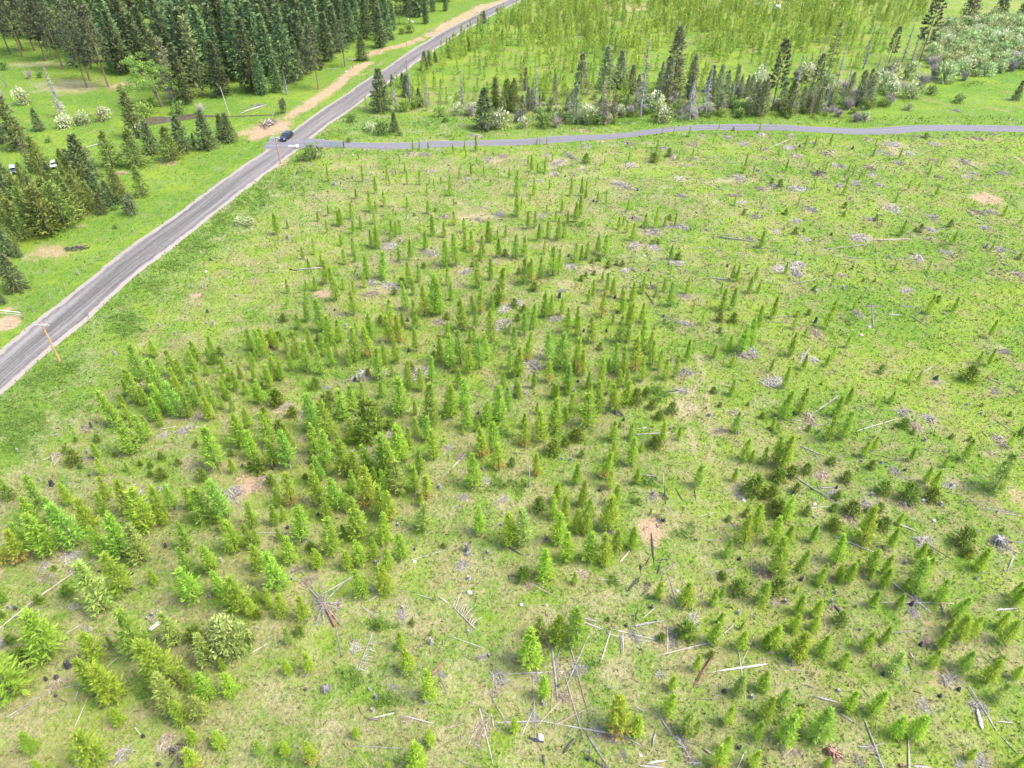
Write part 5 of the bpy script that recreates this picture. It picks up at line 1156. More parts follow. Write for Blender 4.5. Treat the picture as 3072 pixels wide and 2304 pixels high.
for rc, s in LOGS.items():
    for t in s.split(';'):
        a, b, c, d = t.split(',')
        k = ''.join(ch for ch in d if ch.isalpha()); d = ''.join(ch for ch in d if not ch.isalpha())
        x0, y0 = GC(rc, float(a), float(b)); x1, y1 = GC(rc, float(c), float(d))
        L = math.hypot(x1 - x0, y1 - y0)
        rad = .055
        if 'w' in k: rad = .08
        if 'W' in k: rad = .13
        if 'G' in k: rad = .16
        if 'H' in k: rad = .24
        if rc // 10 <= 2: rad *= 1.25
        if 'b' in k: mat = 'char'; rad *= 1.5
        elif 'r' in k: mat = 'rot'; rad = max(rad, .2)
        elif 'q' in k or 'H' in k: mat = 'pale_wood'
        else:
            q = LR.random(); mat = 'pale_wood' if q < .35 else ('grey_wood' if q < .8 else 'straw_wood')
        cx, cy = (x0 + x1) / 2, (y0 + y1) / 2
        rz = math.atan2(y1 - y0, x1 - x0) + (PI if LR.random() < .5 else 0)
        look = ('thick ' if rad > .13 else ('thin ' if rad < .07 else '')) + ('long ' if L > 4.5 else ('short ' if L < 1.6 else ''))
        look += {'char': 'charred', 'rot': 'rotten red', 'pale_wood': 'bleached white', 'grey_wood': 'grey weathered', 'straw_wood': 'straw-brown'}[mat]
        loc = (cx, cy, float(terr(cx, cy)) + rad * .75)
        if 'G' in k:      # a broken-off pole still standing askew
            mb = MB(); hh_ = 8.5
            lean = (x1 - x0)
            mb.tube([(0, 0, -.2), (lean * .12, 0, hh_ * .5), (lean * .2, 0, hh_)], [.2, .15, .1], 7)
            o = mb.build('leaning_snag', M['snag'], None, loc=(x0, y0, float(terr(x0, y0))))
            tag(o, 'bare grey broken snag leaning over the small spruces near the pond', 'snag')
            continue
        if 'H' in k and rc == 41:
            o = empty('split_log', loc, rz, (L, rad, rad))
            link('half_shell', HALF, o); link('hollow_core', CORE, o)
        else:
            me = LOGM[mat][int(LR.integers(0, 5))]
            o = link('fallen_log', me)
            o.location = loc; o.rotation_euler = (float(LR.uniform(0, 6.3)) if L < 3 else 0, 0, rz); o.scale = (L, rad, rad)
        item(o, 'log', look, cx, cy, L, 'log', 'fallen logs of the cleared field')

# stumps
def stump_mesh(rng, mat, H, R, name='stump', roots=6):
    mb = MB()
    n = 9; k = 4
    V = []; F = []
    for i in range(k + 1):
        f = i / k
        for j in range(n):
            a = 2 * PI * j / n
            r = R * (1 + .4 * (1 - f) ** 3 * (1 + .6 * math.cos(a * 3 + R * 40))) * rng.uniform(.9, 1.1)
            z = H * f + (rng.uniform(-.35, .25) * H * .35 if i == k else 0) - (.1 if i == 0 else 0)
            V.append((math.cos(a) * r, math.sin(a) * r, z))
    V.append((0, 0, H * .78))
    for i in range(k):
        for j in range(n):
            F.append((i * n + j, i * n + (j + 1) % n, (i + 1) * n + (j + 1) % n, (i + 1) * n + j))
    for j in range(n): F.append((k * n + j, k * n + (j + 1) % n, len(V) - 1))
    mb.add(V, F)
    for j in range(roots):
        a = 2 * PI * j / roots + rng.normal(0, .3); q = R * rng.uniform(1.6, 2.6)
        mb.tube([(math.cos(a) * R * .8, math.sin(a) * R * .8, H * .22), (math.cos(a) * q * .7, math.sin(a) * q * .7, .08), (math.cos(a + .2) * q, math.sin(a + .2) * q, -.02)], [R * .22, R * .14, R * .04], 4)
    return mb.mesh(name, mat)
def rock_mesh(rng, mat):
    mb = MB()
    n = 8; V = []; F = []
    for i, (f, q) in enumerate(((-.1, .8), (.3, 1.0), (.7, .85), (1.0, .4))):
        for j in range(n):
            a = 2 * PI * j / n; r = q * rng.uniform(.75, 1.15)
            V.append((math.cos(a) * r * .4, math.sin(a) * r * .3, f * .32))
    for i in range(3):
        for j in range(n): F.append((i * n + j, i * n + (j + 1) % n, (i + 1) * n + (j + 1) % n, (i + 1) * n + j))
    F.append(tuple(3 * n + j for j in range(n)))
    mb.add(V, F); return mb.mesh('pale_rock', mat)
M['rock'] = plain_mat('pale_stone', (0.46, 0.45, 0.43), .9, var=.2)
STM = {m_: [stump_mesh(np.random.default_rng(60 + v), M[m_], .5 + .08 * v, .19) for v in range(4)] for m_ in ('grey_wood', 'char', 'rot', 'snag')}
RKM = [rock_mesh(np.random.default_rng(70 + v), M['rock']) for v in range(3)]
for rc, s in STUMPS.items():
    for t in s.split(';'):
        u, v = t.split(','); k = ''.join(ch for ch in v if ch.isalpha()); v = float(''.join(ch for ch in v if not ch.isalpha()))
        x, y = GC(rc, float(u), v)
        if 'q' in k:
            o = link('pale_rock', RKM[int(LR.integers(0, 3))]); noun, look, cat, g = 'stone', 'pale', 'rock', 'pale stones in the field'
        else:
            mat = 'char' if 'b' in k else ('rot' if 'r' in k else ('grey_wood' if LR.random() < .6 else 'snag'))
            o = link('tree_stump', STM[mat][int(LR.integers(0, 4))]); noun, cat, g = 'stump', 'stump', 'stumps of the cleared field'
            look = ('tall ' if 't' in k else '') + ('big ' if 'B' in k else '') + {'char': 'charred', 'rot': 'rotten red'}.get(mat, 'grey')
        sc = LR.uniform(.7, 1.05) * (1.5 if 'B' in k else 1) * (1.15 if rc // 10 <= 2 else 1) * (.85 if 'q' in k else 1)
        o.location = (x, y, float(terr(x, y)) - .02); o.rotation_euler = (0, 0, float(LR.uniform(0, 6.3)))
        o.scale = (sc, sc, sc * (1.7 if 't' in k else 1))
        item(o, noun, look, x, y, sc, cat, g)

# the charred standing post and the thin grey snag
x, y = GC(31, 1180, 548); h = height_at(x, y, crop(31, 0, 412)[1])
mb = MB(); mb.tube([(0, 0, -.2), (.02, 0, h * .5), (.04, .02, h * .9), (.02, 0, h)], [.2, .16, .17, .1], 8, rough=.15)
item(mb.build('charred_post', M['char'], loc=(x, y, float(terr(x, y)))), 'post', 'charred', x, y, h, 'snag')
x, y = GC(33, 145, 892); h = height_at(x, y, crop(33, 0, 715)[1])
mb = MB(); mb.tube([(0, 0, -.2), (.05, 0, h * .6), (-.08, 0, h)], [.13, .1, .09], 7, rough=.15)
mb.tube([(-.05, 0, h * .92), (-.4, .1, h * .97)], [.07, .03], 4); mb.tube([(-.05, 0, h * .95), (.3, .1, h * 1.0)], [.07, .02], 4); mb.tube([(-.08, 0, h), (-.1, .1, h + .3)], [.07, .03], 4)
item(mb.build('broken_snag', M['snag'], loc=(x, y, float(terr(x, y)))), 'snag', 'thin grey', x, y, h, 'snag')

# heaps of broken branches
def heap_mesh(rng, mats_t, flat, n=64, name='brush_heap'):
    mb = MB()
    main = rng.uniform(0, PI)
    for i in range(n):
        a = main + rng.normal(0, .7) if rng.random() < .6 else rng.uniform(0, 2 * PI)
        ln = rng.gamma(2, .05) + .03 if rng.random() < .75 else rng.uniform(.2, .42); r = math.sqrt(rng.random()) * .5; w = rng.uniform(0, 2 * PI)
        cx, cy, cz = math.cos(w) * r, math.sin(w) * r * .7, rng.uniform(0, .12) * (1 - r * 1.8) + .015
        dz = rng.normal(0, flat) * ln
        th = rng.choice([.006, .009, .013, .022], p=[.3, .35, .25, .1])
        d = (math.cos(a) * ln, math.sin(a) * ln)
        p0 = (cx - d[0], cy - d[1], max(.005, cz - dz)); p1 = (cx + d[0], cy + d[1], max(.005, cz + dz))
        pm = (cx + rng.normal(0, .02), cy + rng.normal(0, .02), cz + .01)
        mb.tube([p0, pm, p1], [th, th * .9, th * .45], 4, float(rng.random()), cap=th > .01)
    for i in range(16):
        w = rng.uniform(0, 2 * PI); r = rng.uniform(0, .5)
        mb.box((math.cos(w) * r, math.sin(w) * r * .7, .012), (rng.uniform(.02, .07), rng.uniform(.01, .03), .02), rng.uniform(0, 3), float(rng.random()))
    return mb.mesh(name, mats_t)
HPM = {m_: [heap_mesh(np.random.default_rng(200 + v + 7 * i), M[m_], .12) for v in range(5)] for i, m_ in enumerate(('pale_wood', 'grey_wood', 'straw_wood', 'char'))}
def wad_mesh(rng, mat):
    mb = MB()
    for i in range(46):
        a = rng.uniform(0, 2 * PI); q = rng.uniform(.25, .55); z = rng.uniform(.12, .42)
        mb.tube([(math.cos(a) * .06, math.sin(a) * .06, .3), (math.cos(a) * q * .7, math.sin(a) * q * .7, z), (math.cos(a + .4) * q, math.sin(a + .4) * q, z * .25)], [.05, .03, .01], 4, float(rng.random()))
    mb.tube([(0, 0, -.03), (0, 0, .34)], [.26, .14], 9, rough=.15)
    return mb.mesh('root_wad', mat)
WDM = [wad_mesh(np.random.default_rng(260 + v), M[m_]) for v, m_ in enumerate(('snag', 'grey_wood', 'rot'))]
for rc, s in HEAPS.items():
    for t in s.split(';'):
        u, v, w = t.split(','); k = ''.join(ch for ch in w if ch.isalpha()); w = float(''.join(ch for ch in w if not ch.isalpha()))
        x, y = GC(rc, float(u), float(v))
        if 'b' in k: mat = 'char'
        else:
            q = LR.random(); mat = 'pale_wood' if q < (.25 if rc > 30 else .6) else ('grey_wood' if q < (.6 if rc > 30 else .8) else 'straw_wood')
        if rc < 30: w *= 1.15
        o = link('brush_heap', HPM[mat][int(LR.integers(0, 5))])
        o.location = (x, y, float(terr(x, y)) + .01); o.rotation_euler = (0, 0, float(LR.uniform(0, 6.3))); o.scale = (w, w * LR.uniform(.7, 1), w * .9)
        item(o, 'branch heap', ('wide ' if w > 3 else ('small ' if w < 1.7 else '')) + {'char': 'charred', 'pale_wood': 'bleached', 'grey_wood': 'grey', 'straw_wood': 'straw-brown'}[mat], x, y, w, 'brush heap', 'brush heaps left by logging')
for (rc, u, v, w, i) in ((42, 610, 990, 1.5, 0), (44, 560, 1540, 2.0, 2), (34, 1985, 1375, 2.2, 0), (32, 1830, 1470, 1.0, 0)):
    x, y = GC(rc, u, v)
    o = link('root_wad', WDM[i]); o.location = (x, y, float(terr(x, y))); o.rotation_euler = (0, 0, float(LR.uniform(0, 6))); o.scale = (w, w, w * 1.1)
    item(o, 'root wad', 'knotted', x, y, w, 'root wad')

# the dead tree crown whose bare branches radiate over the grass, and the poles with twigs along one side
x, y = GC(42, 590, 265)
e = empty('dead_tree_crown', (x, y, float(terr(x, y))))
rg = np.random.default_rng(3)
mb = MB()
def W2(u, v): q = GC(42, u, v); return (q[0] - x, q[1] - y)
a_ = W2(530, 190); b_ = W2(690, 450)
mb.tube([(a_[0], a_[1], .3), (0, 0, .4), (b_[0], b_[1], .2)], [.07, .14, .22], 7, rough=.1)
mb.build('trunk', M['rot'], e)
mb = MB()
for (u, v) in 2 * [(400, 40), (380, 60), (470, 180), (440, 260), (460, 400), (510, 470), (600, 420), (480, 330), (450, 220), (640, 120), (840, 15), (760, 90), (720, 250), (690, 300), (560, 60), (540, 440), (650, 380), (770, 470), (730, 340), (500, 140), (620, 240), (520, 300), (560, 380)]:
    p = W2(u + rg.normal(0, 14), v + rg.normal(0, 14)); z = rg.uniform(.1, .7)
    m1 = (p[0] * .55 + rg.normal(0, .1), p[1] * .55 + rg.normal(0, .1), z + .15)
    mb.tube([(p[0] * .05, p[1] * .05, .4), m1, (p[0], p[1], z * .3)], [.038, .028, .010], 4, float(rg.random()))
    for k in range(5):
        f = rg.uniform(.35, .95); w = rg.normal(0, .28, 2)
        mb.tube([(p[0] * f, p[1] * f, z * .6), (p[0] * (f + .12) + w[0], p[1] * (f + .12) + w[1], z * .4)], [.018, .007], 3, float(rg.random()))
mb.build('dead_branches', M['grey_wood'], e)
item(e, 'dead crown', '', x, y, 4, 'dead tree')
def comb(rc, u0, v0, u1, v1, n, du, dv, lf, r0, f0, f1):
    xa, ya = GC(rc, u0, v0); xb, yb = GC(rc, u1, v1)
    e = empty('twiggy_pole', (xa, ya, float(terr(xa, ya)) + .08))
    mb = MB(); d = (xb - xa, yb - ya)
    mb.tube([(0, 0, 0), (d[0] * .5, d[1] * .5, .05), (d[0], d[1], 0)], [r0, r0 * .8, r0 * .4], 6)
    mb.build('pole', M['grey_wood'], e)
    mb = MB()
    for i in range(n):
        f = f0 + (f1 - f0) * (i + rg.uniform(-.3, .3)) / n
        pu, pv = u0 + (u1 - u0) * f, v0 + (v1 - v0) * f
        ex_, ey_ = GC(rc, pu + du * rg.uniform(.35, 1.15) + rg.normal(0, 8), pv + dv * rg.uniform(.35, 1.15) + rg.normal(0, 8))
        p = (d[0] * f, d[1] * f)
        mb.tube([(p[0], p[1], .03), ((p[0] + ex_ - xa) / 2, (p[1] + ey_ - ya) / 2, lf), (ex_ - xa, ey_ - ya, .04)], [.026, .02, .008], 4, float(rg.random()))
    mb.build('side_branches', M['pale_wood'], e)
    item(e, 'pole', 'twiggy', (xa + xb) / 2, (ya + yb) / 2, 4, 'fallen pole')
comb(42, 1900, 460, 1690, 250, 17, 95, -140, .35, .085, .12, 1.0)
comb(42, 1005, 510, 860, 890, 20, 75, 10, .15, .075, .2, .85)
comb(44, 1010, 1700, 830, 1230, 14, -120, -40, .25, .12, .0, .45)
comb(43, 1420, 1380, 1570, 1640, 9, -60, -30, .2, .07, .1, .6)

# chips, twigs and bits of bark all over the field: one mass
N = 26000
cr = np.random.default_rng(15)
xs = cr.uniform(-75, 175, N); ys = cr.uniform(36, 228, N)
hp = np.array([(i['px'], i['py']) for i in ITEMS if i['noun'] in ('branch heap', 'stump')])
hx = np.array([G(a, b) for a, b in hp])
dmin = np.full(N, 1e9)
for a, b in hx: dmin = np.minimum(dmin, np.hypot(xs - a, ys - b))
pr = 0.16 + 0.9 * np.exp(-(dmin / 3.2) ** 2) + 0.42 * np.clip((xs - 0) / 60, 0, 1) * np.clip((ys - 95) / 40, 0, 1)
ok = (xs > road_r(ys) + 9) & (ys < side_b(xs) - 2) & (cr.random(N) < pr)
xs, ys = xs[ok], ys[ok]; n = len(xs)
ln = cr.gamma(2.2, .22, n) + .12; th = cr.uniform(.018, .055, n) * np.where(ys > 130, 1.9, 1); an = cr.uniform(0, PI, n)
cxd, sxd = np.cos(an), np.sin(an)
base = np.array([[-.5, -1, 0], [.5, -.6, 0], [.5, .6, 0], [-.5, 1, 0], [-.5, -.6, 1.4], [.5, -.4, 1.2], [.5, .4, 1.2], [-.5, .6, 1.4]])
fc = np.array([[4, 5, 6, 7], [0, 1, 5, 4], [1, 2, 6, 5], [2, 3, 7, 6], [3, 0, 4, 7]])
lx = base[None, :, 0] * ln[:, None]; ly = base[None, :, 1] * th[:, None]
V = np.stack([xs[:, None] + lx * cxd[:, None] - ly * sxd[:, None], ys[:, None] + lx * sxd[:, None] + ly * cxd[:, None],
              terr(xs, ys)[:, None] + .02 + base[None, :, 2] * th[:, None] + lx * cr.normal(0, .12, n)[:, None]], -1).reshape(-1, 3)
F = (fc[None] + (np.arange(n) * 8)[:, None, None]).reshape(-1, 4)
me = mesh_np('wood_debris', V, F, None)
for m_ in ('pale_wood', 'grey_wood', 'straw_wood', 'char'): me.materials.append(M[m_])
me.polygons.foreach_set('material_index', np.repeat(cr.choice(4, n, p=[.46, .30, .18, .06]), 5).astype(np.int32))
tag(link('wood_debris', me), 'chips, twigs and bark scattered all over the cleared field', 'debris', 'wood debris', 'stuff')

# ------------------------------------------------------------------ grass tufts and leafy ground cover
gr = np.random.default_rng(31)
def in_view(x, y, m=60):
    a, b = proj(x, y)
    return (a > -m) & (a < 3072 + m) & (b > -m) & (b < 2304 + m)
N = 210000
ys = 34 + gr.random(N) ** 1.35 * 200; xs = gr.uniform(-150, 160, N)
ok = in_view(xs, ys) & ~((xs > road_l(ys) + .2) & (xs < road_r(ys) - .2)) & ~((ys > side_b(xs) - .3) & (ys < side_t(xs) + .3) & (xs > -70))
xs, ys = xs[ok], ys[ok]
z = zones(xs, ys)
ok = gr.random(len(xs)) < np.clip(1.7 - ys / 150, .35, 1) * (1 - .8 * z[:, 0]) * np.where(xs < road_l(ys), .3, 1)
xs, ys, z = xs[ok], ys[ok], z[ok]; n = len(xs)
nb = 3
hgt = gr.gamma(4, .045, (n, nb)) * (1 + z[:, 1:2] * .2) * (1 + (ys[:, None] - 60) / 400)
azm = gr.uniform(0, 2 * PI, (n, nb)); lean = gr.uniform(.15, .9, (n, nb)) * hgt
wd = hgt * .30
ox = xs[:, None] + gr.normal(0, .08, (n, nb)); oy = ys[:, None] + gr.normal(0, .08, (n, nb)); oz = terr(ox, oy) - .01
c, s_ = np.cos(azm), np.sin(azm)
V = np.stack([np.stack([ox - s_ * wd, oy + c * wd, oz], -1), np.stack([ox + s_ * wd, oy - c * wd, oz], -1), np.stack([ox + c * lean, oy + s_ * lean, oz + hgt], -1)], 2).reshape(-1, 3)
F = np.arange(n * nb * 3).reshape(-1, 3)
tt = np.repeat(gr.uniform(.85, 1.2, n * nb), 3)
tag(link('grass_tufts', mesh_np('grass_tufts', V, F, M['tuft'], tint=tt, zones=np.repeat(z, nb * 3, axis=0))), 'short grass and weeds covering the field and meadow', 'grass', 'grass', 'stuff')

pts = []
def patch(rc, u, v, ru, rv, n):
    for i in range(n):
        a = gr.uniform(0, 2 * PI); q = gr.random() ** .7 * (1.0 + .45 * math.sin(3 * a + u))
        pts.append(GC(rc, u + math.cos(a) * q * ru, v + math.sin(a) * q * rv))
for args in [(31, 170, 330, 200, 130, 330), (31, 150, 520, 150, 110, 170), (31, 330, 280, 90, 60, 60), (21, 1080, 1090, 130, 55, 150), (21, 1150, 1200, 110, 60, 110), (21, 1050, 1180, 140, 30, 60), (21, 1700, 470, 190, 90, 200), (21, 1500, 640, 190, 60, 140),
             (21, 1900, 250, 130, 100, 130), (21, 2080, 90, 120, 80, 100), (21, 1330, 820, 130, 50, 80), (21, 430, 1560, 200, 60, 120), (21, 250, 1640, 120, 40, 60), (21, 600, 1500, 120, 50, 60), (22, 40, 60, 90, 110, 120), (12, 250, 1600, 200, 60, 90),
             (12, 400, 1480, 200, 50, 60), (12, 1130, 1170, 120, 30, 60), (12, 820, 1010, 60, 40, 40), (12, 1650, 1190, 130, 30, 40), (12, 1500, 1090, 300, 40, 60), (13, 1000, 1050, 260, 35, 110), (13, 620, 1100, 160, 25, 50), (13, 1500, 1050, 300, 25, 60), (13, 1830, 930, 80, 60, 40),
             (33, 1250, 70, 90, 45, 70), (33, 1230, 130, 120, 30, 40), (32, 2080, 420, 110, 60, 80), (33, 1150, 830, 110, 60, 60), (33, 1050, 1000, 80, 60, 40), (33, 60, 880, 80, 60, 40), (32, 2100, 870, 100, 60, 50), (33, 1500, 1280, 120, 60, 40), (23, 1350, 1150, 200, 60, 70),
             (23, 560, 300, 160, 30, 50), (22, 2160, 1200, 60, 60, 50), (24, 700, 1100, 60, 60, 25), (24, 1500, 480, 70, 40, 20), (34, 60, 400, 60, 60, 25), (34, 640, 420, 120, 60, 30), (42, 850, 900, 130, 90, 60), (42, 1070, 430, 130, 50, 50), (42, 1150, 1080, 160, 60, 50),
             (41, 1230, 1040, 90, 60, 25), (43, 900, 60, 90, 60, 30), (43, 700, 760, 70, 40, 15), (14, 1800, 720, 260, 30, 60), (14, 900, 900, 160, 30, 40), (14, 500, 1020, 350, 20, 50), (11, 1300, 970, 150, 25, 30), (31, 700, 200, 200, 60, 50), (31, 1150, 560, 120, 50, 30)]:
    patch(*args)
for i in range(1500):      # the shrubby verge on the right of the gravel road
    yy = gr.uniform(70, 222); dd = 1.2 + gr.gamma(1.6, 2.6)
    if math.sin(yy * .21) + math.sin(yy * .083 + 1) > gr.normal(-.5, .7): pts.append((float(road_r(yy)) + dd, yy))
pts = np.array(pts)
ok = ~((pts[:, 0] > road_l(pts[:, 1]) - .3) & (pts[:, 0] < road_r(pts[:, 1]) + .6)) & ~((pts[:, 1] > side_b(pts[:, 0]) - .6) & (pts[:, 1] < side_t(pts[:, 0]) + .6))
pts = pts[ok]; n = len(pts)
cov = [blob(np.random.default_rng(700 + v), 26, .5, .4, 4, .2, .12, .15) for v in range(6)]
sc = gr.uniform(.5, 1.25, n)
A = merge(cov, gr.integers(0, 6, n), pts[:, 0], pts[:, 1], sc, sc * gr.uniform(.7, 1.3, n), gr.uniform(0, 6.3, n), gr.uniform(-.05, .35, n))
# broad-leaved weeds in loose clumps all over the field
N = 26000
wx = gr.uniform(-120, 170, N); wy = 36 + gr.random(N) ** 1.2 * 195
wz = 0.5 + 0.5 * np.sin(wx * .31 + 2 * np.sin(wy * .13)) * np.cos(wy * .27 + 1.7 * np.sin(wx * .11))
ok = in_view(wx, wy) & (wx > road_r(wy) + 1) & (wy < side_b(wx) - 1) & (gr.random(N) < (.12 + .75 * wz ** 2) * np.clip(1.5 - wy / 160, .35, 1))
wx, wy = wx[ok], wy[ok]
weed = [blob(np.random.default_rng(760 + v), 9, .32, .25, 3, .16, .1, .15) for v in range(6)]
ws = gr.uniform(.6, 1.5, len(wx)) * (1 + (wy - 40) / 300)
B = merge(weed, gr.integers(0, 6, len(wx)), wx, wy, ws, ws * gr.uniform(.6, 1.1, len(wx)), gr.uniform(0, 6.3, len(wx)), gr.uniform(.0, .5, len(wx)))
tag(link('broad_leaved_weeds', mesh_np('broad_leaved_weeds', B[0], B[1], M['weed'], tint=B[2])), 'loose clumps of broad-leaved weeds in the grass of the field', 'weeds', 'weeds', 'stuff')
tag(link('leafy_ground_cover', mesh_np('leafy_ground_cover', A[0], A[1], M['cover'], tint=A[2])), 'low dark-green leafy cover along the road and in damp patches', 'ground cover', 'ground cover', 'stuff')
# ------------------------------------------------------------------ vehicles
M['navy'] = plain_mat('dark_blue_paint', (0.012, 0.018, 0.032), .25, 0.3, 0.8, .05)
M['white_paint'] = plain_mat('white_paint', (0.80, 0.81, 0.83), .3, 0.0, 0.6, .03)
M['grey_paint'] = plain_mat('dark_grey_paint', (0.10, 0.11, 0.13), .3, 0.2, 0.6, .05)
M['glass'] = plain_mat('dark_glass', (0.03, 0.04, 0.05), .08, 0.0, 0.5, .05)
M['tyre'] = plain_mat('black_rubber', (0.02, 0.02, 0.021), .8)
M['rim'] = plain_mat('alloy', (0.5, 0.5, 0.52), .35, .8)
M['lamp'] = plain_mat('clear_lamp', (0.8, 0.82, 0.85), .15)
M['red_lamp'] = plain_mat('red_lamp', (0.4, 0.02, 0.02), .2)
M['chrome'] = plain_mat('bright_trim', (0.7, 0.7, 0.7), .25, .9)

def prism(mb, prof, w, top_in=0.0, zmid=1.0):
    """a side profile (x, z) swept across the width, pulled in above zmid"""
    n = len(prof); V = []
    for sgn in (-1, 1):
        for (px, pz) in prof:
            hw = w / 2 - (top_in if pz > zmid else 0)
            V.append((px, sgn * hw, pz))
    F = [tuple(range(n - 1, -1, -1)), tuple(range(n, 2 * n))]
    for i in range(n):
        j = (i + 1) % n; F.append((i, j, j + n, i + n))
    mb.add(V, F)
def make_car(name, paint, x, y, rz, label, sc=1.0):
    e = empty(name, (x, y, float(terr(x, y)) + .14), rz, (sc, sc, sc))
    tag(e, label, 'car')
    mb = MB()
    prism(mb, [(-2.35, .45), (-2.38, .95), (-2.25, 1.12), (-1.0, 1.12), (1.0, 1.1), (2.1, 1.0), (2.35, .85), (2.38, .45), (1.95, .32), (-1.95, .32)], 1.9)
    prism(mb, [(-2.22, 1.12), (-2.0, 1.62), (-1.7, 1.74), (.25, 1.72), (1.05, 1.11)], 1.66, .1, 1.4)
    body = mb.build('body', paint, e)
    mb = MB()
    mb.add([(1.08, -.76, 1.13), (1.08, .76, 1.13), (.36, .66, 1.68), (.36, -.66, 1.68)], [(0, 1, 2, 3)])
    mb.build('windscreen', M['glass'], e)
    mb = MB(); mb.add([(-2.235, .72, 1.16), (-2.235, -.72, 1.16), (-2.03, -.66, 1.6), (-2.03, .66, 1.6)], [(0, 1, 2, 3)]); mb.build('rear_window', M['glass'], e)
    for s in (-1, 1):
        for (xa, xb, xc, xd) in ((-.05, .82, .28, -.02), (-1.05, -.15, -.12, -1.0), (-2.02, -1.15, -1.1, -1.88)):
            mb = MB(); ya, yb_ = s * .838, s * .742
            mb.add([(xa, ya, 1.17), (xb, ya, 1.17), (xc, yb_, 1.6), (xd, yb_, 1.6)], [(0, 1, 2, 3) if s < 0 else (3, 2, 1, 0)])
            mb.build('side_window', M['glass'], e)
        mb = MB(); mb.box((2.34, s * .68, .82), (.12, .38, .16)); mb.build('headlight', M['lamp'], e)
        mb = MB(); mb.box((-2.36, s * .78, .95), (.08, .2, .3)); mb.build('tail_light', M['red_lamp'], e)
        mb = MB(); mb.box((.72, s * 1.05, 1.2), (.14, .22, .16), taper=.8); mb.build('mirror', paint, e)
        mb = MB(); mb.tube([(-1.6, s * .6, 1.8), (.1, s * .6, 1.79)], .025, 5); mb.build('roof_rail', M['chrome'], e)
        for wx in (-1.45, 1.45):
            w = empty('wheel', (wx, s * .82, .36)); w.parent = e
            mb = MB(); mb.tube([(0, -.12, 0), (0, .12, 0)], .36, 18); mb.build('tyre', M['tyre'], w)
            mb = MB(); mb.tube([(0, -.13, 0), (0, .13, 0)], .22, 14); mb.build('rim', M['rim'], w)
    mb = MB(); mb.box((2.385, 0, .74), (.03, .9, .2)); mb.build('grille', M['tyre'], e)
    mb = MB(); mb.box((2.39, 0, .5), (.08, 1.7, .2)); mb.build('bumper', M['grey_paint'], e)
    return e
def Z1(u, v): return G(800 + u / 8.508, 370 + v / 8.508)
ca = Z1(510, 395)
i0 = (float(road_l(ca[1] + 5)) - float(road_l(ca[1] - 5))) / 10
make_car('parked_car', M['navy'], ca[0], ca[1], math.atan2(-1, -i0), 'dark blue off-road car standing on the gravel road by the junction', 1.08)
cb = G(0 + 1140 / 6.9125, 460 + 290 / 6.9125)
make_car('parked_car', M['white_paint'], cb[0], cb[1], math.radians(-70), 'white car half hidden behind the dark spruce in the left meadow', .75)
cc = G(0 + 300 / 6.9125, 460 + 400 / 6.9125)
make_car('parked_car', M['grey_paint'], cc[0], cc[1], math.radians(-60), 'dark car with a pale roof load behind the olive cedars at left edge', .8)
mb = MB(); mb.box((0, 0, .12), (1.9, 1.3, .24), taper=.9); mb.box((0, .1, .28), (1.2, .9, .1), taper=.8)
o = mb.build('roof_load', M['white_paint'], loc=(cc[0], cc[1], float(terr(cc[0], cc[1])) + 1.62)); o.rotation_euler = (0, 0, math.radians(-60))
tag(o, 'white load on the roof of the dark car', 'roof load')

# a covered trailer and a white tank far off at the top
def Z2(u, v): return G(2220 + u / 11.06, v / 11.06)
x, y = Z2(600, 260)
e = empty('covered_trailer', (x, y, float(terr(x, y))), .25); tag(e, 'grey trailer under a pale cover far behind the plantation', 'trailer')
mb = MB(); mb.box((0, 0, .8), (3.4, 1.8, .9)); mb.build('bed', M['grey_paint'], e)
mb = MB(); mb.box((.3, 0, 1.75), (2.6, 1.7, 1.0), taper=.75); mb.build('cover', M['white_paint'], e)
for sx in (-.8, .8):
    for s in (-1, 1):
        w = MB(); w.tube([(sx, s * .95 - .1, .38), (sx, s * .95 + .1, .38)], .38, 12); w.build('wheel', M['tyre'], e)
x, y = Z2(1230, 320)
e = empty('white_tank', (x, y, float(terr(x, y))), .2); tag(e, 'rounded white tank standing in the far plantation', 'tank')
mb = MB(); mb.tube([(-1.1, 0, 1.1), (-.9, 0, 1.1), (.9, 0, 1.1), (1.1, 0, 1.1)], [.5, .95, .95, .5], 16); mb.build('body', M['white_paint'], e)
mb = MB(); mb.box((-.6, 0, .15), (.2, 1.4, .5)); mb.box((.6, 0, .15), (.2, 1.4, .5)); mb.build('cradle', M['grey_paint'], e)

# ------------------------------------------------------------------ utility poles
def utility_pole(bu, tip_py, label, arm=2.6, lean=0.0):
    x, y = G(*bu); h = height_at(x, y, tip_py)
    e = empty('utility_pole', (x, y, float(terr(x, y)))); tag(e, label, 'utility pole', 'utility poles along the road')
    mb = MB(); mb.tube([(0, 0, -.3), (lean * .5, 0, h * .5), (lean, 0, h)], [.19, .16, .12], 10); mb.build('pole', M['pole'], e)
    c = empty('crossarm', (lean, -.16, h - .35)); c.parent = e
    mb = MB(); mb.box((0, 0, 0), (arm, .12, .15)); mb.tube([(-.7, .02, -.08), (0, .06, -.75)], .02, 4); mb.tube([(.7, .02, -.08), (0, .06, -.75)], .02, 4)
    mb.build('beam', M['arm'], c)
    for ax in (-arm / 2 + .12, -.45, arm / 2 - .12):
        q = MB(); q.tube([(ax, 0, .07), (ax, 0, .16), (ax, 0, .22), (ax, 0, .3)], [.03, .085, .05, .085], 8); q.build('insulator', M['rim'], c)
    return e, h
e1, h1 = utility_pole((900 * 0 + 181, 1087), 968, 'nearest wooden utility pole with pale crossarm, leaning over the gravel road', 2.5)
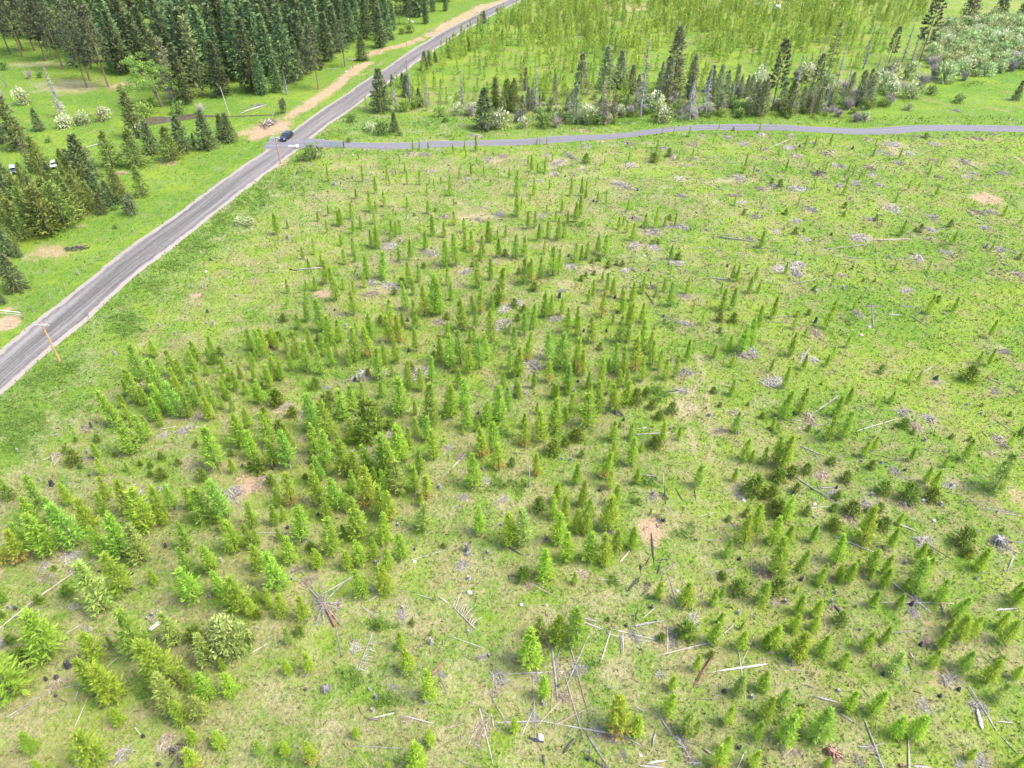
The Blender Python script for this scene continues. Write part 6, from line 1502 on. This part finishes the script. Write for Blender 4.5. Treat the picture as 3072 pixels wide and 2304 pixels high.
e2, h2 = utility_pole((800 + 355 / 8.508, 370 + 1010 / 8.508), 370 + 300 / 8.508, 'wooden utility pole with crossarm at the road junction', 2.6)
mb = MB(); mb.tube([(-.5, -.1, h2 - 1.5), (-.5, -.1, h2 - .7)], .22, 10); mb.build('transformer', M['rim'], e2)
e3, h3 = utility_pole((960 + 553 / 5.53, 40 + 915 / 5.53), 40 + 745 / 5.53, 'farthest wooden utility pole, on orange bare soil before the forest', 2.6)

# ------------------------------------------------------------------ roadside wire fence
fp = [(21, 2, 1235), (21, 105, 1170), (21, 215, 1100), (21, 290, 1042), (21, 365, 980), (21, 437, 935), (21, 568, 832), (21, 688, 722), (21, 752, 680), (21, 815, 630), (21, 940, 525), (21, 1055, 448), (21, 1170, 365), (21, 1272, 300), (21, 1390, 218), (21, 1580, 60),
      (12, 400, 1000), (12, 545, 918), (12, 655, 855), (12, 752, 795), (12, 808, 745), (12, 857, 720), (12, 915, 695), (12, 972, 655), (12, 1030, 600), (12, 1098, 558), (12, 1178, 497), (12, 1262, 440), (12, 1302, 405), (12, 1347, 382), (12, 1440, 330), (12, 1507, 298), (12, 1585, 230), (12, 1645, 196), (12, 1722, 140), (12, 1800, 95), (12, 1900, 50)]
FPT = [GC(*p) for p in fp]
x0, y0 = FPT[0]
e = empty('wire_fence', (x0, y0, float(terr(x0, y0)))); tag(e, 'wire fence on pale wooden posts along the left side of the gravel road', 'fence')
POSTM = []
for v in range(3):
    mb = MB(); mb.tube([(0, 0, -.2), (0, 0, .7), (0, 0, 1.45 + .1 * v)], [.07, .065, .06], 7, rough=.08); POSTM.append(mb.mesh('post', M['post']))
for i, (x, y) in enumerate(FPT):
    o = link('post', POSTM[i % 3], e, (x - x0, y - y0, float(terr(x, y) - terr(x0, y0)))); o.rotation_euler = (random.uniform(-.06, .06), random.uniform(-.06, .06), i)
mw_ = plain_mat('fence_wire', (0.45, 0.45, 0.45), .4, .7)
for zz in (.5, .95, 1.35):
    mb = MB(); mb.tube([(x - x0, y - y0, zz + float(terr(x, y) - terr(x0, y0))) for x, y in FPT], .008, 3, cap=False); mb.build('wire', mw_, e)

# the pale pole gate at the left edge and the green gate on the side road
M['green'] = plain_mat('green_enamel', (0.06, 0.26, 0.20), .4, .2, .2)
ga = G(-20, 900 + 335 / 7.373); gb = G(535 / 7.373, 900 + 400 / 7.373)
e = empty('pole_gate', (gb[0], gb[1], float(terr(*gb)))); tag(e, 'pale two-rail gate with a dark post at the left edge', 'gate')
mb = MB(); mb.tube([(0, 0, -.2), (0, 0, 1.5)], .1, 8); mb.build('post', M['char'], e)
d = (ga[0] - gb[0], ga[1] - gb[1])
for zz in (.65, 1.2):
    mb = MB(); mb.tube([(0, 0, zz), (d[0], d[1], zz)], .05, 6); mb.build('rail', M['arm'], e)
gc_ = G(800 + 1985 / 8.508, 370 + 650 / 8.508); gd = G(800 + 1500 / 8.508, 370 + 640 / 8.508)
e = empty('tube_gate', (gc_[0], gc_[1], float(terr(*gc_)))); tag(e, 'open green tube gate on a dark post beside the side road', 'gate')
mb = MB(); mb.tube([(0, 0, -.2), (-.06, 0, 1.9)], .13, 8); mb.build('post', M['char'], e)
d = (gd[0] - gc_[0], gd[1] - gc_[1])
mb = MB()
for zz in (.45, .7, .95, 1.2, 1.45): mb.tube([(d[0] * .03, d[1] * .03, zz), (d[0], d[1], zz)], .035, 5)
for f in (.03, .35, .68, 1): mb.tube([(d[0] * f, d[1] * f, .42), (d[0] * f, d[1] * f, 1.48)], .035, 5)
mb.build('frame', M['green'], e)

# white box and flat board at the road corner, pale container by the pond
x, y = Z1(790, 650)
e = empty('roadside_box', (x, y, float(terr(x, y))), .7); tag(e, 'white roadside box with a black end at the junction corner', 'box')
mb = MB(); mb.tube([(0, 0, -.2), (0, 0, .7)], .06, 6); mb.build('post', M['post'], e)
mb = MB(); mb.box((0, 0, .98), (.9, .6, .55), taper=.85); mb.build('case', M['white_paint'], e)
mb = MB(); mb.box((.47, 0, .98), (.05, .5, .45)); mb.build('lid', M['tyre'], e)
x, y = Z1(660, 580)
mb = MB(); mb.box((0, 0, .06), (1.5, .35, .12)); mb.box((-.9, .15, .05), (.8, .3, .1), .3)
o = mb.build('white_plank', M['white_paint'], loc=(x, y, float(terr(x, y)) + .08)); tag(o, 'white plank lying on the road edge at the junction', 'plank')
x, y = Z4(425, 705)
e = empty('white_drum', (x, y, float(terr(x, y)))); tag(e, 'tall white drum behind the cedar at the pond end', 'drum')
mb = MB(); mb.tube([(0, 0, 0), (0, 0, 1.5), (0, 0, 1.6)], [.5, .5, .4], 14); mb.build('body', M['white_paint'], e)
mb = MB(); mb.tube([(0, 0, 1.6), (0, 0, 1.72)], .2, 10); mb.build('cap', M['grey_paint'], e)
x, y = Z4(290, 710)
mb = MB(); mb.box((0, 0, .25), (.9, .7, .5), .4, taper=.9)
tag(mb.build('white_crate', M['white_paint'], loc=(x, y, float(terr(x, y)))), 'small white crate left of the white drum', 'crate')
for (u, v, s, lab) in ((1525, 160, .9, 'white boulder in the grass before the forest, right of a slim trunk'), (1465, 118, .8, 'white boulder in the grass before the forest, left of a slim trunk'), (432, 985, .6, 'white stone on the orange soil near the far utility pole')):
    x, y = G(960 + u / 5.53, 40 + v / 5.53)
    o = link('white_boulder', RKM[0]); o.location = (x, y, float(terr(x, y))); o.scale = (s * 2.4, s * 2.4, s * 2.6); tag(o, lab, 'boulder')

# ------------------------------------------------------------------ log pile on its patch of soil, planks in the meadow, charcoal heap
def Z5(u, v): return G(680 + u / 9.217, 270 + v / 9.217)
a_ = Z5(960, 1000); b_ = Z5(1420, 880)
ang = math.atan2(b_[1] - a_[1], b_[0] - a_[0]); Lp = math.hypot(b_[0] - a_[0], b_[1] - a_[1])
pr_ = np.random.default_rng(8)
CUT = [log_mesh(np.random.default_rng(520 + v), M['straw_wood' if v else 'pale_wood'], 'cut_log') for v in range(3)]
rows = [5, 4, 4, 3, 2]
for r_, k in enumerate(rows):
    for j in range(k):
        f = (j + .5 + .25 * r_) / 5.6
        px_, py_ = a_[0] + (b_[0] - a_[0]) * f, a_[1] + (b_[1] - a_[1]) * f
        o = link('cut_log', CUT[int(pr_.integers(0, 3))])
        o.location = (px_ + pr_.normal(0, .25), py_ + pr_.normal(0, .3), float(terr(px_, py_)) + .2 + .30 * r_)
        o.rotation_euler = (pr_.uniform(0, 6), pr_.normal(0, .12), ang + PI / 2 + pr_.normal(0, .45)); o.scale = (pr_.uniform(2.0, 3.6), .2, .2)
        tag(o, 'brown cut log piled on the reddish soil beside the gravel road', 'log', 'cut logs of the roadside pile')
o = link('cut_log', CUT[0]); p_ = Z5(1300, 800)
o.location = (p_[0], p_[1], float(terr(*p_)) + 1.3); o.rotation_euler = (0, -1.1, .5); o.scale = (2.2, .12, .12); tag(o, 'pale log sticking up out of the roadside log pile', 'log')
a_ = Z5(550, 600); b_ = Z5(920, 480)
o = link('white_beam', CUT[0]); o.location = ((a_[0] + b_[0]) / 2, (a_[1] + b_[1]) / 2, .3); o.rotation_euler = (0, 0, math.atan2(b_[1] - a_[1], b_[0] - a_[0])); o.scale = (math.hypot(b_[0] - a_[0], b_[1] - a_[1]), .3, .3)
tag(o, 'thick white log lying along the scrap heap in the left meadow', 'log')
x, y = Z5(830, 440)
o = link('brush_heap', HPM['grey_wood'][1]); o.location = (x, y, .05); o.scale = (4.2, 3.2, 5.0); tag(o, 'grey scrap-wood heap behind the thick white log in the meadow', 'brush heap')
x, y = GC(21, 640, 495)
o = link('brush_heap', HPM['char'][2]); o.location = (x, y, .05); o.scale = (4.4, 3.0, 5.0); tag(o, 'black charred brush heap on bare soil left of the road', 'brush heap')
x, y = GC(21, 700, 470)
o = link('brush_heap', HPM['straw_wood'][3]); o.location = (x, y, .05); o.scale = (2.6, 2.0, 3.0); tag(o, 'brown brush heap leaning on the black charred one left of the road', 'brush heap')
x, y = GC(21, 60, 1090)
for (rc, u, v, s, lab) in ((11, 1050, 1500, 2.2, 'reddish brush heap below the olive cedars by the road'), (11, 1400, 1370, 2.0, 'brown brush heap at the foot of the olive cedar near the road'), (12, 1880, 1170, 2.2, 'brown brush heap at the foot of the big creekside spruce'), (13, 640, 1130, 2.2, 'orange-brown heap beside the side road')):
    x, y = GC(rc, u, v)
    o = link('brush_heap', HPM['straw_wood'][int(pr_.integers(0, 5))]); o.location = (x, y, float(terr(x, y)) + .02); o.scale = (s, s, s * 1.1); tag(o, lab, 'brush heap')

# ------------------------------------------------------------------ labels: what each thing looks like and which landmark it stands nearest to
ORD = ['', 'second', 'third', 'fourth', 'fifth', 'sixth', 'seventh', 'eighth', 'ninth', 'tenth', 'eleventh', 'twelfth']
marks = [(*crop(rc, u, v), ph, kind, own) for rc, u, v, ph, kind, own in MARKS]
FAR_MARKS = [
    (11, 1320, 640, 'the bright leafy tree'), (12, 260, 1170, 'the dark blue car'), (12, 120, 1060, 'the roadside log pile'), (11, 2150, 940, 'the thick white log in the meadow'), (11, 1350, 1040, 'the pond'),
    (12, 838, 640, 'the farthest utility pole'), (21, 640, 485, 'the black charred heap'), (12, 1510, 140, 'the white boulders'), (11, 470, 1425, 'the white car'), (11, 120, 1470, 'the dark car with white load'),
    (13, 1040, 1064, 'the white pipe by the road'), (13, 1530, 1030, 'the drooping grey snag'), (14, 1310, 500, 'the tall leaning dark pine'), (11, 2005, 920, 'the leaning broken snag'), (12, 540, 760, 'the slim pine by orange soil'),
    (11, 1180, 1000, 'the dense cedar before the pond'), (21, 160, 720, 'the lone spruce at left'), (21, 60, 1060, 'the two-rail gate'), (12, 1200, 1060, 'the small lone spruce'), (11, 840, 700, 'the pair of long-trunked pines'), (14, 1720, 100, 'the spruces behind the thicket'),
    (14, 2130, 830, 'the brush mound at right edge'), (12, 660, 605, 'the white log before the forest'), (13, 1260, 1010, 'the whitest flowering shrub'), (14, 840, 1040, 'the lone sage shrub'), (13, 390, 1080, 'the pale grey twiggy shrub')]
fm = [(*crop(rc, u, v), ph, None, '') for rc, u, v, ph in FAR_MARKS]
used = set()
KIND_OF = {'post': 'post', 'heap': 'branch heap', 'crown': 'dead crown', 'log': 'log', 'sapling': 'sapling', 'stump': 'stump', 'comb': 'pole', 'wad': 'root wad', 'fir': 'fir', 'snag': 'snag'}
for (mx, my, ph, kind, own) in marks:
    if not kind: continue
    best = None; bd = 90.0
    for it in ITEMS:
        ok_ = it['noun'] == KIND_OF[kind] or (kind == 'stump' and it['noun'] == 'stone')
        if ok_ and it['obj'] is not None and id(it) not in used:
            dd = math.hypot(it['px'] - mx, it['py'] - my)
            if dd < bd: bd = dd; best = it
    if best:
        used.add(id(best)); best['own'] = own; best['mark'] = ph
allm = marks + fm
for i, a in enumerate(sorted(ITEMS, key=lambda i: i['py'])): pass
bins = {}
for it in ITEMS:
    if 'own' in it: continue
    sc_ = 1.0
    cand = [(math.hypot(it['px'] - m[0], (it['py'] - m[1]) * 1.3), m) for m in allm]
    dist, m = min(cand, key=lambda c: c[0])
    dx, dy = it['px'] - m[0], it['py'] - m[1]
    if abs(dx) > abs(dy) * 1.1: side = 'right of' if dx > 0 else 'left of'
    else: side = 'below' if dy > 0 else 'above'
    bins.setdefault((it['noun'], m[2], side), []).append((dist, id(it), it))
for (noun, ph, side), lst in bins.items():
    lst.sort(key=lambda a: a[0])
    for r_, (dist, _, it) in enumerate(lst):
        if it['obj'] is None: continue
        o_ = ORD[r_] if r_ < len(ORD) else '%dth' % (r_ + 1)
        rel = ('%s nearest %s' % (o_, side)).strip() if len(lst) > 1 else ('just ' + side if dist < 110 else side)
        it['lab'] = ' '.join((it['look'] + ' ' + noun + ', ' + rel + ' ' + ph).split()[:16]).replace(' ,', ',')
for it in ITEMS:
    if it['obj'] is None: continue
    tag(it['obj'], it.get('own') or it['lab'], it['cat'], it['group'])
